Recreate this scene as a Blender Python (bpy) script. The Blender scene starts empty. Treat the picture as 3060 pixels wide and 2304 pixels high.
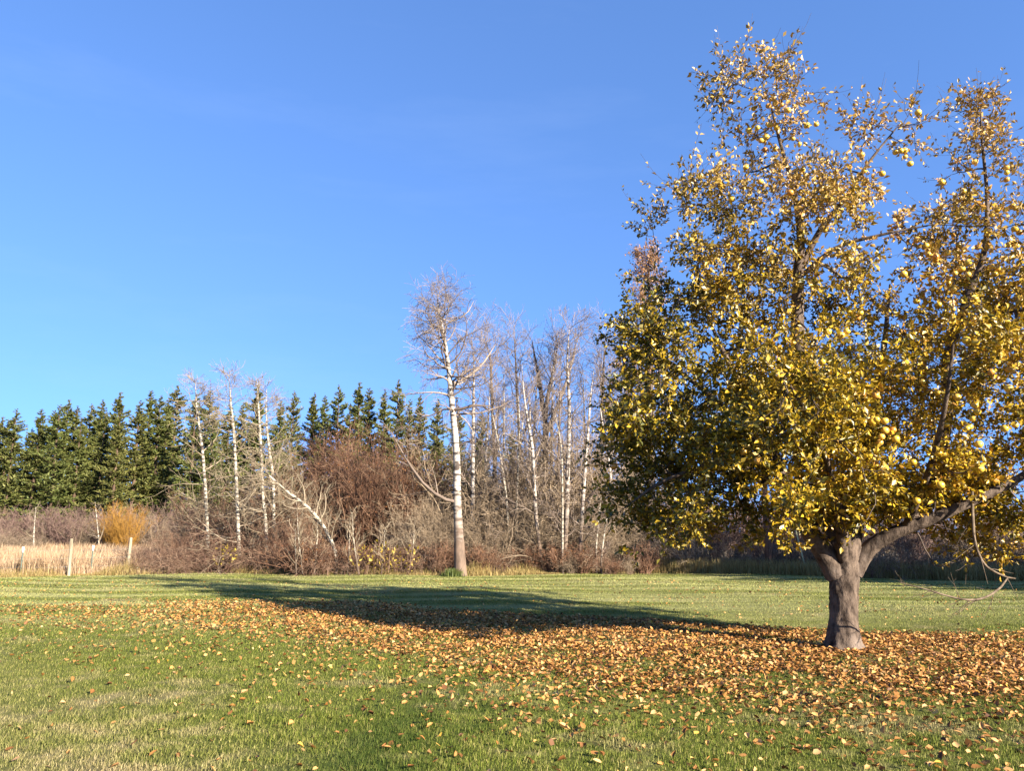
import bpy, math, random
import numpy as np
from mathutils import Vector

random.seed(7)
rng = np.random.default_rng(11)
scene = bpy.context.scene
col = scene.collection
PI = math.pi

# ------------------------------------------------------------------ camera
EYE = 1.6
FPX, CX, CY = 2300.0, 1530.0, 1152.0
PITCH = math.radians(10.78)
cam_data = bpy.data.cameras.new('camera')
cam = bpy.data.objects.new('camera', cam_data)
col.objects.link(cam)
cam.location = (0, 0, EYE)
cam.rotation_euler = (math.radians(90) + PITCH, 0, 0)
cam_data.sensor_width = 36.0
cam_data.lens = 36.0 * FPX / 3060.0
cam_data.clip_start = 0.1
cam_data.clip_end = 4000
scene.camera = cam

# ------------------------------------------------------------------ light
SUN_ELEV = math.radians(20.0)
SUN_AZ = math.radians(135.5)          # clockwise from +Y: behind the camera, to the right
to_sun = Vector((math.sin(SUN_AZ) * math.cos(SUN_ELEV), math.cos(SUN_AZ) * math.cos(SUN_ELEV), math.sin(SUN_ELEV)))
sun_data = bpy.data.lights.new('sun', 'SUN')
sun_data.energy = 5.0
sun_data.angle = math.radians(0.53)
sun_data.color = (1.0, 0.92, 0.79)
sun = bpy.data.objects.new('sun', sun_data)
col.objects.link(sun)
sun.rotation_euler = to_sun.to_track_quat('Z', 'Y').to_euler()
sun.location = to_sun * 60

world = bpy.data.worlds.new('World')
scene.world = world
world.use_nodes = True
wn = world.node_tree.nodes
wl = world.node_tree.links
wn.clear()
w_out = wn.new('ShaderNodeOutputWorld')
w_bg = wn.new('ShaderNodeBackground')
w_sky = wn.new('ShaderNodeTexSky')
w_sky.sky_type = 'NISHITA'
w_sky.sun_disc = False
w_sky.sun_elevation = SUN_ELEV
w_sky.sun_rotation = SUN_AZ
w_sky.altitude = 0
w_sky.air_density = 1.0
w_sky.dust_density = 0.0
w_sky.ozone_density = 6.0
w_bg.inputs['Strength'].default_value = 0.094
# lift the sampled direction a little so that the pale band at the horizon stays low
w_tc = wn.new('ShaderNodeTexCoord')
w_add = wn.new('ShaderNodeVectorMath'); w_add.operation = 'ADD'; w_add.inputs[1].default_value = (0, 0, 0.3)
w_nrm = wn.new('ShaderNodeVectorMath'); w_nrm.operation = 'NORMALIZE'
wl.new(w_tc.outputs['Generated'], w_add.inputs[0]); wl.new(w_add.outputs[0], w_nrm.inputs[0]); wl.new(w_nrm.outputs[0], w_sky.inputs['Vector'])
# a very faint veil of high cirrus
w_map = wn.new('ShaderNodeMapping'); w_map.inputs['Scale'].default_value = (1.2, 2.4, 7.0); w_map.inputs['Rotation'].default_value = (0.0, 0.35, 0.3)
w_noi = wn.new('ShaderNodeTexNoise'); w_noi.inputs['Scale'].default_value = 1.6; w_noi.inputs['Detail'].default_value = 6; w_noi.inputs['Roughness'].default_value = 0.62
w_rng = wn.new('ShaderNodeMapRange'); w_rng.inputs['From Min'].default_value = 0.5; w_rng.inputs['From Max'].default_value = 0.85; w_rng.inputs['To Max'].default_value = 0.09
w_mix = wn.new('ShaderNodeMix'); w_mix.data_type = 'RGBA'
wl.new(w_tc.outputs['Generated'], w_map.inputs['Vector']); wl.new(w_map.outputs[0], w_noi.inputs['Vector']); wl.new(w_noi.outputs['Fac'], w_rng.inputs['Value'])
wl.new(w_rng.outputs['Result'], w_mix.inputs['Factor']); wl.new(w_sky.outputs['Color'], w_mix.inputs[6]); w_mix.inputs[7].default_value = (1.9, 2.5, 3.4, 1)
w_tint = wn.new('ShaderNodeMix'); w_tint.data_type = 'RGBA'; w_tint.blend_type = 'MULTIPLY'; w_tint.inputs['Factor'].default_value = 1.0
w_tint.inputs[7].default_value = (1.02, 0.985, 1.05, 1)
wl.new(w_mix.outputs[2], w_tint.inputs[6]); wl.new(w_tint.outputs[2], w_bg.inputs['Color'])
wl.new(w_bg.outputs['Background'], w_out.inputs['Surface'])

vs = scene.view_settings
vs.view_transform = 'Standard'
vs.look = 'None'
vs.exposure = 2.05
vs.gamma = 1.0
vs.use_curve_mapping = False

# ------------------------------------------------------------------ helpers
_c, _s = math.cos(PITCH), math.sin(PITCH)

def ray(px, py):
    u = (px - CX) / FPX
    v = (CY - py) / FPX
    return np.array([u, _c - _s * v, _s + _c * v])

def at(px, py, Y):
    r = ray(px, py)
    return r * (Y / r[1]) + np.array([0, 0, EYE])

def on_ground(px, py):
    r = ray(px, py)
    return r * (-EYE / r[2]) + np.array([0, 0, EYE])

ORD = 'first second third fourth fifth sixth seventh eighth ninth tenth eleventh twelfth thirteenth fourteenth fifteenth sixteenth seventeenth eighteenth'.split()

def tag(o, label=None, cat=None, group=None, kind=None):
    if label: o['label'] = label
    if cat: o['category'] = cat
    if group: o['group'] = group
    if kind: o['kind'] = kind
    return o

def empty(name, loc=(0, 0, 0), rz=0.0, sc=1.0):
    o = bpy.data.objects.new(name, None)
    o.location = loc
    o.rotation_euler = (0, 0, rz)
    o.scale = (sc, sc, sc) if np.isscalar(sc) else sc
    o.empty_display_size = 0.2
    col.objects.link(o)
    return o

def mesh_data(name, V, Fs, mats, smooth=True, mat_idx=None):
    """V (n,3); Fs list of int arrays (m,k)."""
    if not isinstance(Fs, list): Fs = [Fs]
    Fs = [np.asarray(f, dtype=np.int32) for f in Fs if len(f)]
    V = np.asarray(V, dtype=np.float32)
    me = bpy.data.meshes.new(name)
    me.vertices.add(len(V))
    me.vertices.foreach_set('co', V.ravel())
    nl = sum(f.size for f in Fs)
    npoly = sum(len(f) for f in Fs)
    me.loops.add(nl)
    me.loops.foreach_set('vertex_index', np.concatenate([f.ravel() for f in Fs]))
    me.polygons.add(npoly)
    tot = np.concatenate([np.full(len(f), f.shape[1], dtype=np.int32) for f in Fs])
    start = np.concatenate([[0], np.cumsum(tot)[:-1]]).astype(np.int32)
    me.polygons.foreach_set('loop_start', start)
    me.polygons.foreach_set('loop_total', tot)
    if smooth:
        me.polygons.foreach_set('use_smooth', np.ones(npoly, dtype=bool))
    if mat_idx is not None:
        me.polygons.foreach_set('material_index', np.asarray(mat_idx, dtype=np.int32))
    me.update(calc_edges=True)
    for m in (mats if isinstance(mats, (list, tuple)) else [mats]):
        me.materials.append(m)
    return me

def add_obj(name, me, parent=None, loc=None):
    o = bpy.data.objects.new(name, me)
    col.objects.link(o)
    if parent is not None: o.parent = parent
    if loc is not None: o.location = loc
    return o

def copy_tree(root, loc, rz, sc):
    r = root.copy()
    col.objects.link(r)
    r.location = loc
    r.rotation_euler = (0, 0, rz)
    r.scale = (sc, sc, sc) if np.isscalar(sc) else sc
    for ch in root.children:
        c = ch.copy(); col.objects.link(c); c.parent = r
        for g in ch.children:
            d = g.copy(); col.objects.link(d); d.parent = c
    return r

def norm(a):
    return a / np.maximum(np.linalg.norm(a, axis=-1, keepdims=True), 1e-9)

class Geo:
    def __init__(self):
        self.V, self.F, self.n = [], {}, 0
    def add(self, V, F):
        V = np.asarray(V).reshape(-1, 3)
        F = np.asarray(F)
        self.V.append(V)
        self.F.setdefault(F.shape[1], []).append(F + self.n)
        self.n += len(V)
    def data(self, name, mats, smooth=True):
        return mesh_data(name, np.concatenate(self.V), [np.concatenate(f) for f in self.F.values()], mats, smooth)

def tubes(P, R, k=4):
    """P (m,n,3), R (m,n) -> verts, quads."""
    P = np.asarray(P, dtype=float); R = np.asarray(R, dtype=float)
    m, n, _ = P.shape
    T = norm(np.gradient(P, axis=1))
    mean = norm(P[:, -1] - P[:, 0])
    ref = np.where(np.abs(mean[:, 2:3]) > 0.75, np.array([[1.0, 0.13, 0.0]]), np.array([[0.05, 0.1, 1.0]]))
    U = norm(np.cross(T, ref[:, None, :]))
    W = np.cross(T, U)
    a = np.arange(k) * 2 * PI / k
    V = P[:, :, None, :] + R[:, :, None, None] * (np.cos(a)[None, None, :, None] * U[:, :, None, :] + np.sin(a)[None, None, :, None] * W[:, :, None, :])
    idx = np.arange(m * n * k).reshape(m, n, k)
    A = idx[:, :-1, :]; B = idx[:, 1:, :]
    F = np.stack([A, np.roll(A, -1, 2), np.roll(B, -1, 2), B], axis=-1).reshape(-1, 4)
    return V.reshape(-1, 3), F

def spline(pts, n):
    """smooth resample of a polyline (catmull-rom)."""
    pts = np.asarray(pts, dtype=float)
    q = np.vstack([2 * pts[0] - pts[1], pts, 2 * pts[-1] - pts[-2]])
    m = len(pts) - 1
    t = np.linspace(0, m - 1e-6, n)
    i = t.astype(int); f = (t - i)[:, None]
    p0, p1, p2, p3 = q[i], q[i + 1], q[i + 2], q[i + 3]
    return 0.5 * (2 * p1 + (p2 - p0) * f + (2 * p0 - 5 * p1 + 4 * p2 - p3) * f ** 2 + (3 * p1 - p0 - 3 * p2 + p3) * f ** 3)

def grow(P, R, per, t0, t1, length, ang, up=0.0, wob=0.15, n=5, rf=0.6, rmax=1.0, rtip=0.004, fall=0.4, out=0.0, lscale=None):
    """children branches for each parent path, all at once."""
    m, N, _ = P.shape
    pi_ = np.repeat(np.arange(m), per)
    tot = len(pi_)
    base = (np.tile(np.arange(per), m) + rng.random(tot)) / per
    t = t0 + (t1 - t0) * base
    x = t * (N - 1); i = np.minimum(x.astype(int), N - 2); f = (x - i)[:, None]
    p = P[pi_, i] * (1 - f) + P[pi_, i + 1] * f
    T = norm(P[pi_, i + 1] - P[pi_, i])
    r = R[pi_, i] * (1 - f[:, 0]) + R[pi_, i + 1] * f[:, 0]
    rnd = rng.normal(size=(tot, 3))
    perp = norm(rnd - (rnd * T).sum(1, keepdims=True) * T)
    a = (ang + rng.normal(size=tot) * 0.18)[:, None]
    d = norm(np.cos(a) * T + np.sin(a) * perp)
    L = length * (1 - fall * (t - t0) / max(t1 - t0, 1e-6)) * rng.uniform(0.55, 1.25, tot)
    if lscale is not None: L = L * lscale[pi_]
    out_P = np.zeros((tot, n, 3)); out_P[:, 0] = p
    step = (L / (n - 1))[:, None]
    for j in range(1, n):
        d = norm(d + np.array([0, 0, up]) / (n - 1) + wob * rng.normal(size=(tot, 3)))
        out_P[:, j] = out_P[:, j - 1] + d * step
    r0 = np.clip(r * rf, rtip, rmax)
    out_R = r0[:, None] + (rtip - r0)[:, None] * np.linspace(0, 1, n)[None, :] ** 0.8
    return out_P, out_R

def leaf_geo(pos, d, nrm, L, W, curl=0.12):
    """folded five-vertex leaves."""
    d = norm(d); s = norm(np.cross(nrm, d)); u = np.cross(d, s)
    L = np.broadcast_to(np.asarray(L, float), (len(pos),))[:, None]
    W = np.broadcast_to(np.asarray(W, float), (len(pos),))[:, None]
    cu = np.broadcast_to(np.asarray(curl, float), (len(pos),))[:, None]
    b = pos
    l = pos + d * L * 0.42 + s * W * 0.5 + u * cu * L * 0.8
    r = pos + d * L * 0.42 - s * W * 0.5 + u * cu * L * 0.8
    mid = pos + d * L * 0.46
    tip = pos + d * L - u * cu * L * 0.9
    V = np.stack([b, l, mid, r, tip], axis=1).reshape(-1, 3)
    o = (np.arange(len(pos)) * 5)[:, None]
    F = np.stack([o + np.array([0, 2, 1]), o + np.array([0, 3, 2]), o + np.array([1, 2, 4]), o + np.array([2, 3, 4])], axis=1).reshape(-1, 3)
    return V, F

def leaf_geo4(pos, d, nrm, L, W, curl):
    d = norm(d); s = norm(np.cross(nrm, d)); u = np.cross(d, s)
    L = L[:, None]; W = W[:, None]; cu = curl[:, None]
    l = pos + d * L * 0.45 + s * W * 0.5 + u * cu * L
    r = pos + d * L * 0.52 - s * W * 0.5 + u * cu * L
    V = np.stack([pos, l, pos + d * L - u * cu * L * 0.5, r], axis=1).reshape(-1, 3)
    o = (np.arange(len(pos)) * 4)[:, None]
    F = np.stack([o + np.array([0, 2, 1]), o + np.array([0, 3, 2])], axis=1).reshape(-1, 3)
    return V, F

def leaf_geo8(pos, d, nrm, L, W, curl):
    """eight-vertex leaves with a rounded outline and folded midrib."""
    d = norm(d); s = norm(np.cross(nrm, d)); u = np.cross(d, s)
    L = L[:, None]; W = W[:, None]; cu = curl[:, None]
    asym = rng.uniform(0.5, 1.2, (len(pos), 1))
    m1 = pos + d * L * 0.30; m2 = pos + d * L * 0.66 - u * cu * L * 0.15
    l1 = pos + d * L * 0.24 + s * W * 0.46 + u * cu * L * 0.8; r1 = pos + d * L * 0.28 - s * W * 0.46 * asym + u * cu * L * 0.8 * asym
    l2 = pos + d * L * 0.62 + s * W * 0.44 * asym + u * cu * L * 0.6; r2 = pos + d * L * 0.66 - s * W * 0.40 + u * cu * L * 0.7
    tip = pos + d * L + u * cu * L * (asym - 0.9)
    V = np.stack([pos, l1, m1, r1, l2, m2, r2, tip], axis=1).reshape(-1, 3)
    o = (np.arange(len(pos)) * 8)[:, None]
    tr = [(0, 2, 1), (0, 3, 2), (1, 2, 5), (1, 5, 4), (2, 3, 6), (2, 6, 5), (4, 5, 7), (5, 6, 7)]
    F = np.stack([o + np.array(t) for t in tr], axis=1).reshape(-1, 3)
    return V, F

def blade_geo(pos, h, w, lean, az, seg2=True):
    """grass blades; lean = horizontal reach of the tip."""
    n = len(pos)
    d = np.stack([np.cos(az), np.sin(az), np.zeros(n)], 1)
    s = np.stack([-np.sin(az + 0.6), np.cos(az + 0.6), np.zeros(n)], 1) * (w * 0.5)[:, None]
    up = np.array([0, 0, 1.0])
    tip = pos + d * lean[:, None] + up * h[:, None]
    if not seg2:
        V = np.stack([pos + s, pos - s, tip], 1).reshape(-1, 3)
        F = np.arange(3 * n).reshape(n, 3)
        return V, F
    mid = pos + d * (lean * 0.3)[:, None] + up * (h * 0.62)[:, None]
    V = np.stack([pos + s, pos - s, mid + s * 0.8, mid - s * 0.8, tip], 1).reshape(-1, 3)
    o = (np.arange(n) * 5)[:, None]
    F = np.stack([o + np.array([0, 1, 3]), o + np.array([0, 3, 2]), o + np.array([2, 3, 4])], 1).reshape(-1, 3)
    return V, F

# ------------------------------------------------------------------ materials
def mat_new(name):
    m = bpy.data.materials.new(name)
    m.use_nodes = True
    nt = m.node_tree
    nt.nodes.clear()
    out = nt.nodes.new('ShaderNodeOutputMaterial')
    return m, nt, out

def N(nt, t, **kw):
    n = nt.nodes.new(t)
    for k, v in kw.items(): setattr(n, k, v)
    return n

def ramp(nt, fac, stops, interp='LINEAR'):
    r = N(nt, 'ShaderNodeValToRGB')
    r.color_ramp.interpolation = interp
    e = r.color_ramp.elements
    while len(e) < len(stops): e.new(0.5)
    for i, (p, c) in enumerate(stops):
        e[i].position = p; e[i].color = (c[0], c[1], c[2], 1)
    nt.links.new(fac, r.inputs['Fac'])
    return r.outputs['Color']

def noise(nt, scale, detail=3, rough=0.55, vec=None, mul=None):
    if vec is None: vec = N(nt, 'ShaderNodeNewGeometry').outputs['Position']
    if mul is not None:
        mm = N(nt, 'ShaderNodeVectorMath', operation='MULTIPLY')
        nt.links.new(vec, mm.inputs[0]); mm.inputs[1].default_value = mul
        vec = mm.outputs[0]
    n = N(nt, 'ShaderNodeTexNoise')
    n.inputs['Scale'].default_value = scale
    n.inputs['Detail'].default_value = detail
    n.inputs['Roughness'].default_value = rough
    nt.links.new(vec, n.inputs['Vector'])
    return n.outputs['Fac']

def mix(nt, fac, a, b, mode='MIX'):
    m = N(nt, 'ShaderNodeMix', data_type='RGBA', blend_type=mode)
    if hasattr(fac, 'is_linked') or hasattr(fac, 'links'): nt.links.new(fac, m.inputs['Factor'])
    else: m.inputs['Factor'].default_value = fac
    for s, v in (('A', a), ('B', b)):
        sock = [i for i in m.inputs if i.name == s and i.type == 'RGBA'][0]
        if isinstance(v, (tuple, list)): sock.default_value = (v[0], v[1], v[2], 1)
        else: nt.links.new(v, sock)
    return [o for o in m.outputs if o.type == 'RGBA'][0]

def maprange(nt, v, a, b, c=0.0, d=1.0):
    m = N(nt, 'ShaderNodeMapRange')
    m.inputs['From Min'].default_value = a; m.inputs['From Max'].default_value = b
    m.inputs['To Min'].default_value = c; m.inputs['To Max'].default_value = d
    nt.links.new(v, m.inputs['Value'])
    return m.outputs['Result']

def island(nt):
    return N(nt, 'ShaderNodeNewGeometry').outputs['Random Per Island']

def objrand(nt):
    return N(nt, 'ShaderNodeObjectInfo').outputs['Random']

def pos_axis(nt, axis):
    s = N(nt, 'ShaderNodeSeparateXYZ')
    nt.links.new(N(nt, 'ShaderNodeNewGeometry').outputs['Position'], s.inputs[0])
    return s.outputs[axis]

def leafy(nt, out, color, trans=0.3, rough=0.5, spec=0.3):
    b = N(nt, 'ShaderNodeBsdfPrincipled')
    b.inputs['Roughness'].default_value = rough
    b.inputs['Specular IOR Level'].default_value = spec
    nt.links.new(color, b.inputs['Base Color'])
    if trans > 0:
        t = N(nt, 'ShaderNodeBsdfTranslucent')
        nt.links.new(color, t.inputs['Color'])
        ms = N(nt, 'ShaderNodeMixShader')
        ms.inputs[0].default_value = trans
        nt.links.new(b.outputs[0], ms.inputs[1]); nt.links.new(t.outputs[0], ms.inputs[2])
        nt.links.new(ms.outputs[0], out.inputs['Surface'])
    else:
        nt.links.new(b.outputs[0], out.inputs['Surface'])
    return b

def twig_mat(name, stops, rough=0.85, scale=3.0):
    """bare twigs: one tone per twig plus slow drift along the plant."""
    m, nt, out = mat_new(name)
    c1 = ramp(nt, island(nt), stops)
    n = noise(nt, scale, 2)
    c = mix(nt, maprange(nt, n, 0.3, 0.7, 0.0, 0.5), c1, tuple(0.6 * x for x in stops[0][1]))
    leafy(nt, out, c, 0, rough, 0.15)
    return m

def bump(nt, h, strength, dist, bsdf):
    b = N(nt, 'ShaderNodeBump')
    b.inputs['Strength'].default_value = strength
    b.inputs['Distance'].default_value = dist
    nt.links.new(h, b.inputs['Height'])
    nt.links.new(b.outputs[0], bsdf.inputs['Normal'])

# lawn colours: shared by the soil sheet and the blades
def lawn_color(nt, blades):
    n1 = noise(nt, 0.45, 4, 0.6)
    n2 = noise(nt, 2.6, 3, 0.6)
    n3 = noise(nt, 0.9, 3, 0.55, mul=(0.10, 1.0, 1.0))
    if blades:
        base = ramp(nt, island(nt), [(0.0, (0.040, 0.060, 0.007)), (0.4, (0.105, 0.130, 0.017)), (0.8, (0.185, 0.190, 0.035)), (1.0, (0.31, 0.26, 0.09))])
        dry = ramp(nt, island(nt), [(0.0, (0.15, 0.13, 0.045)), (0.5, (0.31, 0.24, 0.11)), (1.0, (0.46, 0.36, 0.20))])
    else:
        base = ramp(nt, n2, [(0.3, (0.060, 0.072, 0.012)), (0.7, (0.125, 0.125, 0.028))])
        dry = ramp(nt, n2, [(0.3, (0.09, 0.075, 0.035)), (0.7, (0.20, 0.16, 0.08))])
    f = N(nt, 'ShaderNodeMath', operation='ADD')
    nt.links.new(n1, f.inputs[0])
    g = maprange(nt, n2, 0.3, 0.7, -0.10, 0.10)
    nt.links.new(g, f.inputs[1])
    dryf = maprange(nt, f.outputs[0], 0.52, 0.70, 0.02, 0.75)
    # a worn, straw coloured corner of the lawn, nearest the camera on the left
    x = pos_axis(nt, 'X'); y = pos_axis(nt, 'Y')
    s = N(nt, 'ShaderNodeMath', operation='ADD')
    nt.links.new(x, s.inputs[0]); nt.links.new(y, s.inputs[1])
    worn = maprange(nt, s.outputs[0], 5.0, 2.2, 0.0, 0.30)
    a = N(nt, 'ShaderNodeMath', operation='ADD', use_clamp=True)
    nt.links.new(dryf, a.inputs[0]); nt.links.new(worn, a.inputs[1])
    # mown swathes further off, paler with clippings
    sw = maprange(nt, n3, 0.42, 0.60, 0.08, 0.75)
    far = maprange(nt, y, 11.0, 19.0, 0.0, 1.0)
    q = N(nt, 'ShaderNodeMath', operation='MULTIPLY')
    nt.links.new(sw, q.inputs[0]); nt.links.new(far, q.inputs[1])
    c = mix(nt, a.outputs[0], base, dry)
    # a lush strip running towards the camera
    ln = N(nt, 'ShaderNodeMath', operation='MULTIPLY_ADD'); nt.links.new(y, ln.inputs[0]); ln.inputs[1].default_value = -0.13; ln.inputs[2].default_value = 1.80
    ds = N(nt, 'ShaderNodeMath', operation='ADD'); nt.links.new(x, ds.inputs[0]); nt.links.new(ln.outputs[0], ds.inputs[1])
    wob = N(nt, 'ShaderNodeMath', operation='ADD'); nt.links.new(ds.outputs[0], wob.inputs[0]); nt.links.new(maprange(nt, n2, 0.25, 0.75, -0.5, 0.5), wob.inputs[1])
    ab = N(nt, 'ShaderNodeMath', operation='ABSOLUTE'); nt.links.new(wob.outputs[0], ab.inputs[0])
    st = N(nt, 'ShaderNodeMath', operation='MULTIPLY'); nt.links.new(maprange(nt, ab.outputs[0], 0.0, 0.75, 0.8, 0.0), st.inputs[0]); nt.links.new(maprange(nt, y, 7.0, 9.8, 1.0, 0.0), st.inputs[1])
    c = mix(nt, st.outputs[0], c, (0.036, 0.058, 0.010))
    pale = (0.33, 0.315, 0.12) if blades else (0.25, 0.235, 0.095)
    return mix(nt, q.outputs[0], c, pale)

def make_ground_mat():
    m, nt, out = mat_new('ground_soil_and_lawn')
    c = lawn_color(nt, False)
    n = noise(nt, 0.25, 4)
    wild = ramp(nt, n, [(0.3, (0.085, 0.062, 0.036)), (0.7, (0.20, 0.15, 0.085))])
    y = pos_axis(nt, 'Y')
    jit = N(nt, 'ShaderNodeMath', operation='ADD')
    nt.links.new(y, jit.inputs[0])
    nt.links.new(maprange(nt, noise(nt, 0.6, 3), 0.3, 0.7, -0.8, 0.8), jit.inputs[1])
    c = mix(nt, maprange(nt, jit.outputs[0], 29.5, 31.0), c, wild)
    b = leafy(nt, out, c, 0, 0.95, 0.05)
    bump(nt, noise(nt, 30, 4, 0.7), 0.6, 0.01, b)
    return m

def make_blade_mat():
    m, nt, out = mat_new('lawn_blades')
    leafy(nt, out, lawn_color(nt, True), 0.22, 0.7, 0.08)
    return m

def simple_leaf_mat(name, stops, trans=0.3, rough=0.5, spec=0.3, by='island'):
    m, nt, out = mat_new(name)
    leafy(nt, out, ramp(nt, island(nt) if by == 'island' else objrand(nt), stops), trans, rough, spec)
    return m

def make_apple_leaf_mat():
    m, nt, out = mat_new('apple_leaves')
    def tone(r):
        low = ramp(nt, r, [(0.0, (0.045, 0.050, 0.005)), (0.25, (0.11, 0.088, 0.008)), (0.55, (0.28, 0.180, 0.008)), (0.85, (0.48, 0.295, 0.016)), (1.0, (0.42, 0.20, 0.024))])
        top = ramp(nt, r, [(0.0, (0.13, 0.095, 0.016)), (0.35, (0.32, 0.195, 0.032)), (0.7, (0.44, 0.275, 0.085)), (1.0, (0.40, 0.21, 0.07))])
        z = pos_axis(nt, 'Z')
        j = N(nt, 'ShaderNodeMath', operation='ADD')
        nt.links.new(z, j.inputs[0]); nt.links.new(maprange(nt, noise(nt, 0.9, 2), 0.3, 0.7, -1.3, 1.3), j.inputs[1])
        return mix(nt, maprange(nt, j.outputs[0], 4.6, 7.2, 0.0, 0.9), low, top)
    r = N(nt, 'ShaderNodeMath', operation='ADD', use_clamp=True)
    isl = island(nt)
    oi = objrand(nt)
    w = N(nt, 'ShaderNodeMath', operation='ADD')
    nt.links.new(isl, w.inputs[0]); nt.links.new(oi, w.inputs[1])
    fr = N(nt, 'ShaderNodeMath', operation='FRACT')
    nt.links.new(w.outputs[0], fr.inputs[0])
    nt.links.new(maprange(nt, fr.outputs[0], 0, 1, 0.0, 0.72), r.inputs[0])
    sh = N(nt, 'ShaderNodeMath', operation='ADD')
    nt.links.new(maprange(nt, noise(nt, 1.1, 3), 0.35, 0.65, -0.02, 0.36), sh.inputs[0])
    # shade painted into the tone: leaves darker and greener on the crown's left
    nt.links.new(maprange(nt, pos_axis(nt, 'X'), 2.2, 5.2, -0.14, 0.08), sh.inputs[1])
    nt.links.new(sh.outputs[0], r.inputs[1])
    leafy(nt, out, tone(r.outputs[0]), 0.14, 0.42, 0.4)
    return m

def make_bark(name, c0, c1, scale, mul=(1, 1, 0.3), bstr=0.6, bdist=0.006, lichen=None):
    m, nt, out = mat_new(name)
    tc = N(nt, 'ShaderNodeTexCoord').outputs['Object']
    n = noise(nt, scale, 6, 0.65, tc, mul)
    c = ramp(nt, n, [(0.32, c0), (0.62, c1)])
    if lichen:
        c = mix(nt, maprange(nt, noise(nt, 2.2, 5, 0.6, tc), 0.52, 0.66, 0, 0.7), c, lichen)
    b = leafy(nt, out, c, 0, 0.9, 0.1)
    bump(nt, n, bstr, bdist, b)
    return m

def make_birch_bark(name, white, dark, foot, foot_h):
    m, nt, out = mat_new(name)
    tc = N(nt, 'ShaderNodeTexCoord').outputs['Object']
    bands = noise(nt, 2.6, 4, 0.6, tc, (0.9, 0.9, 3.2))
    c = ramp(nt, bands, [(0.42, dark), (0.53, white), (0.8, tuple(min(1, 1.05 * x) for x in white))])
    sx = N(nt, 'ShaderNodeSeparateXYZ'); nt.links.new(tc, sx.inputs[0])
    j = N(nt, 'ShaderNodeMath', operation='ADD')
    nt.links.new(sx.outputs['Z'], j.inputs[0]); nt.links.new(maprange(nt, noise(nt, 2.5, 4, 0.6, tc), 0.3, 0.7, -0.7, 0.7), j.inputs[1])
    rough = ramp(nt, noise(nt, 5, 4, 0.6, tc, (1, 1, 0.4)), [(0.35, tuple(0.5 * x for x in foot)), (0.65, foot)])
    c = mix(nt, maprange(nt, j.outputs[0], foot_h * 0.5, foot_h * 1.4, 1, 0), c, rough)
    b = leafy(nt, out, c, 0, 0.75, 0.2)
    bump(nt, bands, 0.3, 0.02, b)
    return m

M = {}
M['ground'] = make_ground_mat()
M['blades'] = make_blade_mat()
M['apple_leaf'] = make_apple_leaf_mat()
M['apple_bark'] = make_bark('apple_tree_bark', (0.018, 0.012, 0.009), (0.125, 0.090, 0.066), 13.0, (1, 1, 0.45), 1.0, 0.026, (0.19, 0.145, 0.115))
M['apple_twig'] = twig_mat('apple_twigs', [(0, (0.035, 0.025, 0.020)), (0.6, (0.07, 0.05, 0.04)), (1, (0.15, 0.115, 0.09))])
M['bare_limb'] = make_bark('dead_limb_bark', (0.04, 0.028, 0.018), (0.17, 0.125, 0.085), 11, (1, 1, 1), 0.4, 0.01)
M['apple'] = simple_leaf_mat('apple_skin', [(0, (0.46, 0.27, 0.022)), (0.5, (0.58, 0.37, 0.05)), (0.85, (0.60, 0.34, 0.06)), (1, (0.46, 0.18, 0.03))], 0, 0.34, 0.5, 'object')
M['stem'] = simple_leaf_mat('apple_stem', [(0, (0.08, 0.05, 0.03)), (1, (0.1, 0.06, 0.03))], 0, 0.8, 0.1)
litter_stops = [(0.0, (0.07, 0.028, 0.011)), (0.25, (0.21, 0.088, 0.022)), (0.5, (0.37, 0.165, 0.042)), (0.78, (0.48, 0.24, 0.075)), (0.95, (0.53, 0.31, 0.13)), (1.0, (0.52, 0.30, 0.035))]
M['litter'] = simple_leaf_mat('fallen_leaves', litter_stops, 0.15, 0.6, 0.25)
M['litter_one'] = simple_leaf_mat('fallen_leaf_single', litter_stops, 0.15, 0.6, 0.25, 'object')
M['birch'] = make_birch_bark('birch_bark', (0.36, 0.31, 0.26), (0.06, 0.045, 0.035), (0.17, 0.115, 0.08), 2.4)
M['aspen'] = make_birch_bark('aspen_bark', (0.34, 0.295, 0.225), (0.07, 0.052, 0.038), (0.14, 0.10, 0.07), 0.8)
M['birch_twig'] = twig_mat('birch_twigs', [(0, (0.11, 0.078, 0.06)), (0.6, (0.22, 0.165, 0.128)), (1, (0.37, 0.29, 0.225))])
M['pale_twig'] = twig_mat('aspen_twigs', [(0, (0.15, 0.11, 0.07)), (0.6, (0.27, 0.21, 0.135)), (1, (0.36, 0.29, 0.20))])
M['dark_wood'] = twig_mat('cottonwood_bark', [(0, (0.09, 0.062, 0.045)), (0.6, (0.14, 0.102, 0.075)), (1, (0.20, 0.15, 0.11))])
M['russet_twig'] = twig_mat('russet_shrub_twigs', [(0, (0.085, 0.042, 0.027)), (0.5, (0.18, 0.095, 0.056)), (1, (0.32, 0.195, 0.12))], scale=0.8)
M['grey_twig'] = twig_mat('grey_shrub_twigs', [(0, (0.13, 0.09, 0.055)), (0.5, (0.27, 0.195, 0.125)), (1, (0.42, 0.32, 0.215))], scale=0.8)
M['purple_twig'] = twig_mat('purple_shrub_twigs', [(0, (0.10, 0.056, 0.045)), (0.5, (0.19, 0.118, 0.092)), (1, (0.29, 0.20, 0.155))], scale=0.6)
M['bramble_twig'] = twig_mat('bramble_twigs', [(0, (0.09, 0.045, 0.03)), (0.5, (0.18, 0.105, 0.068)), (1, (0.32, 0.225, 0.15))], scale=0.8)
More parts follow.
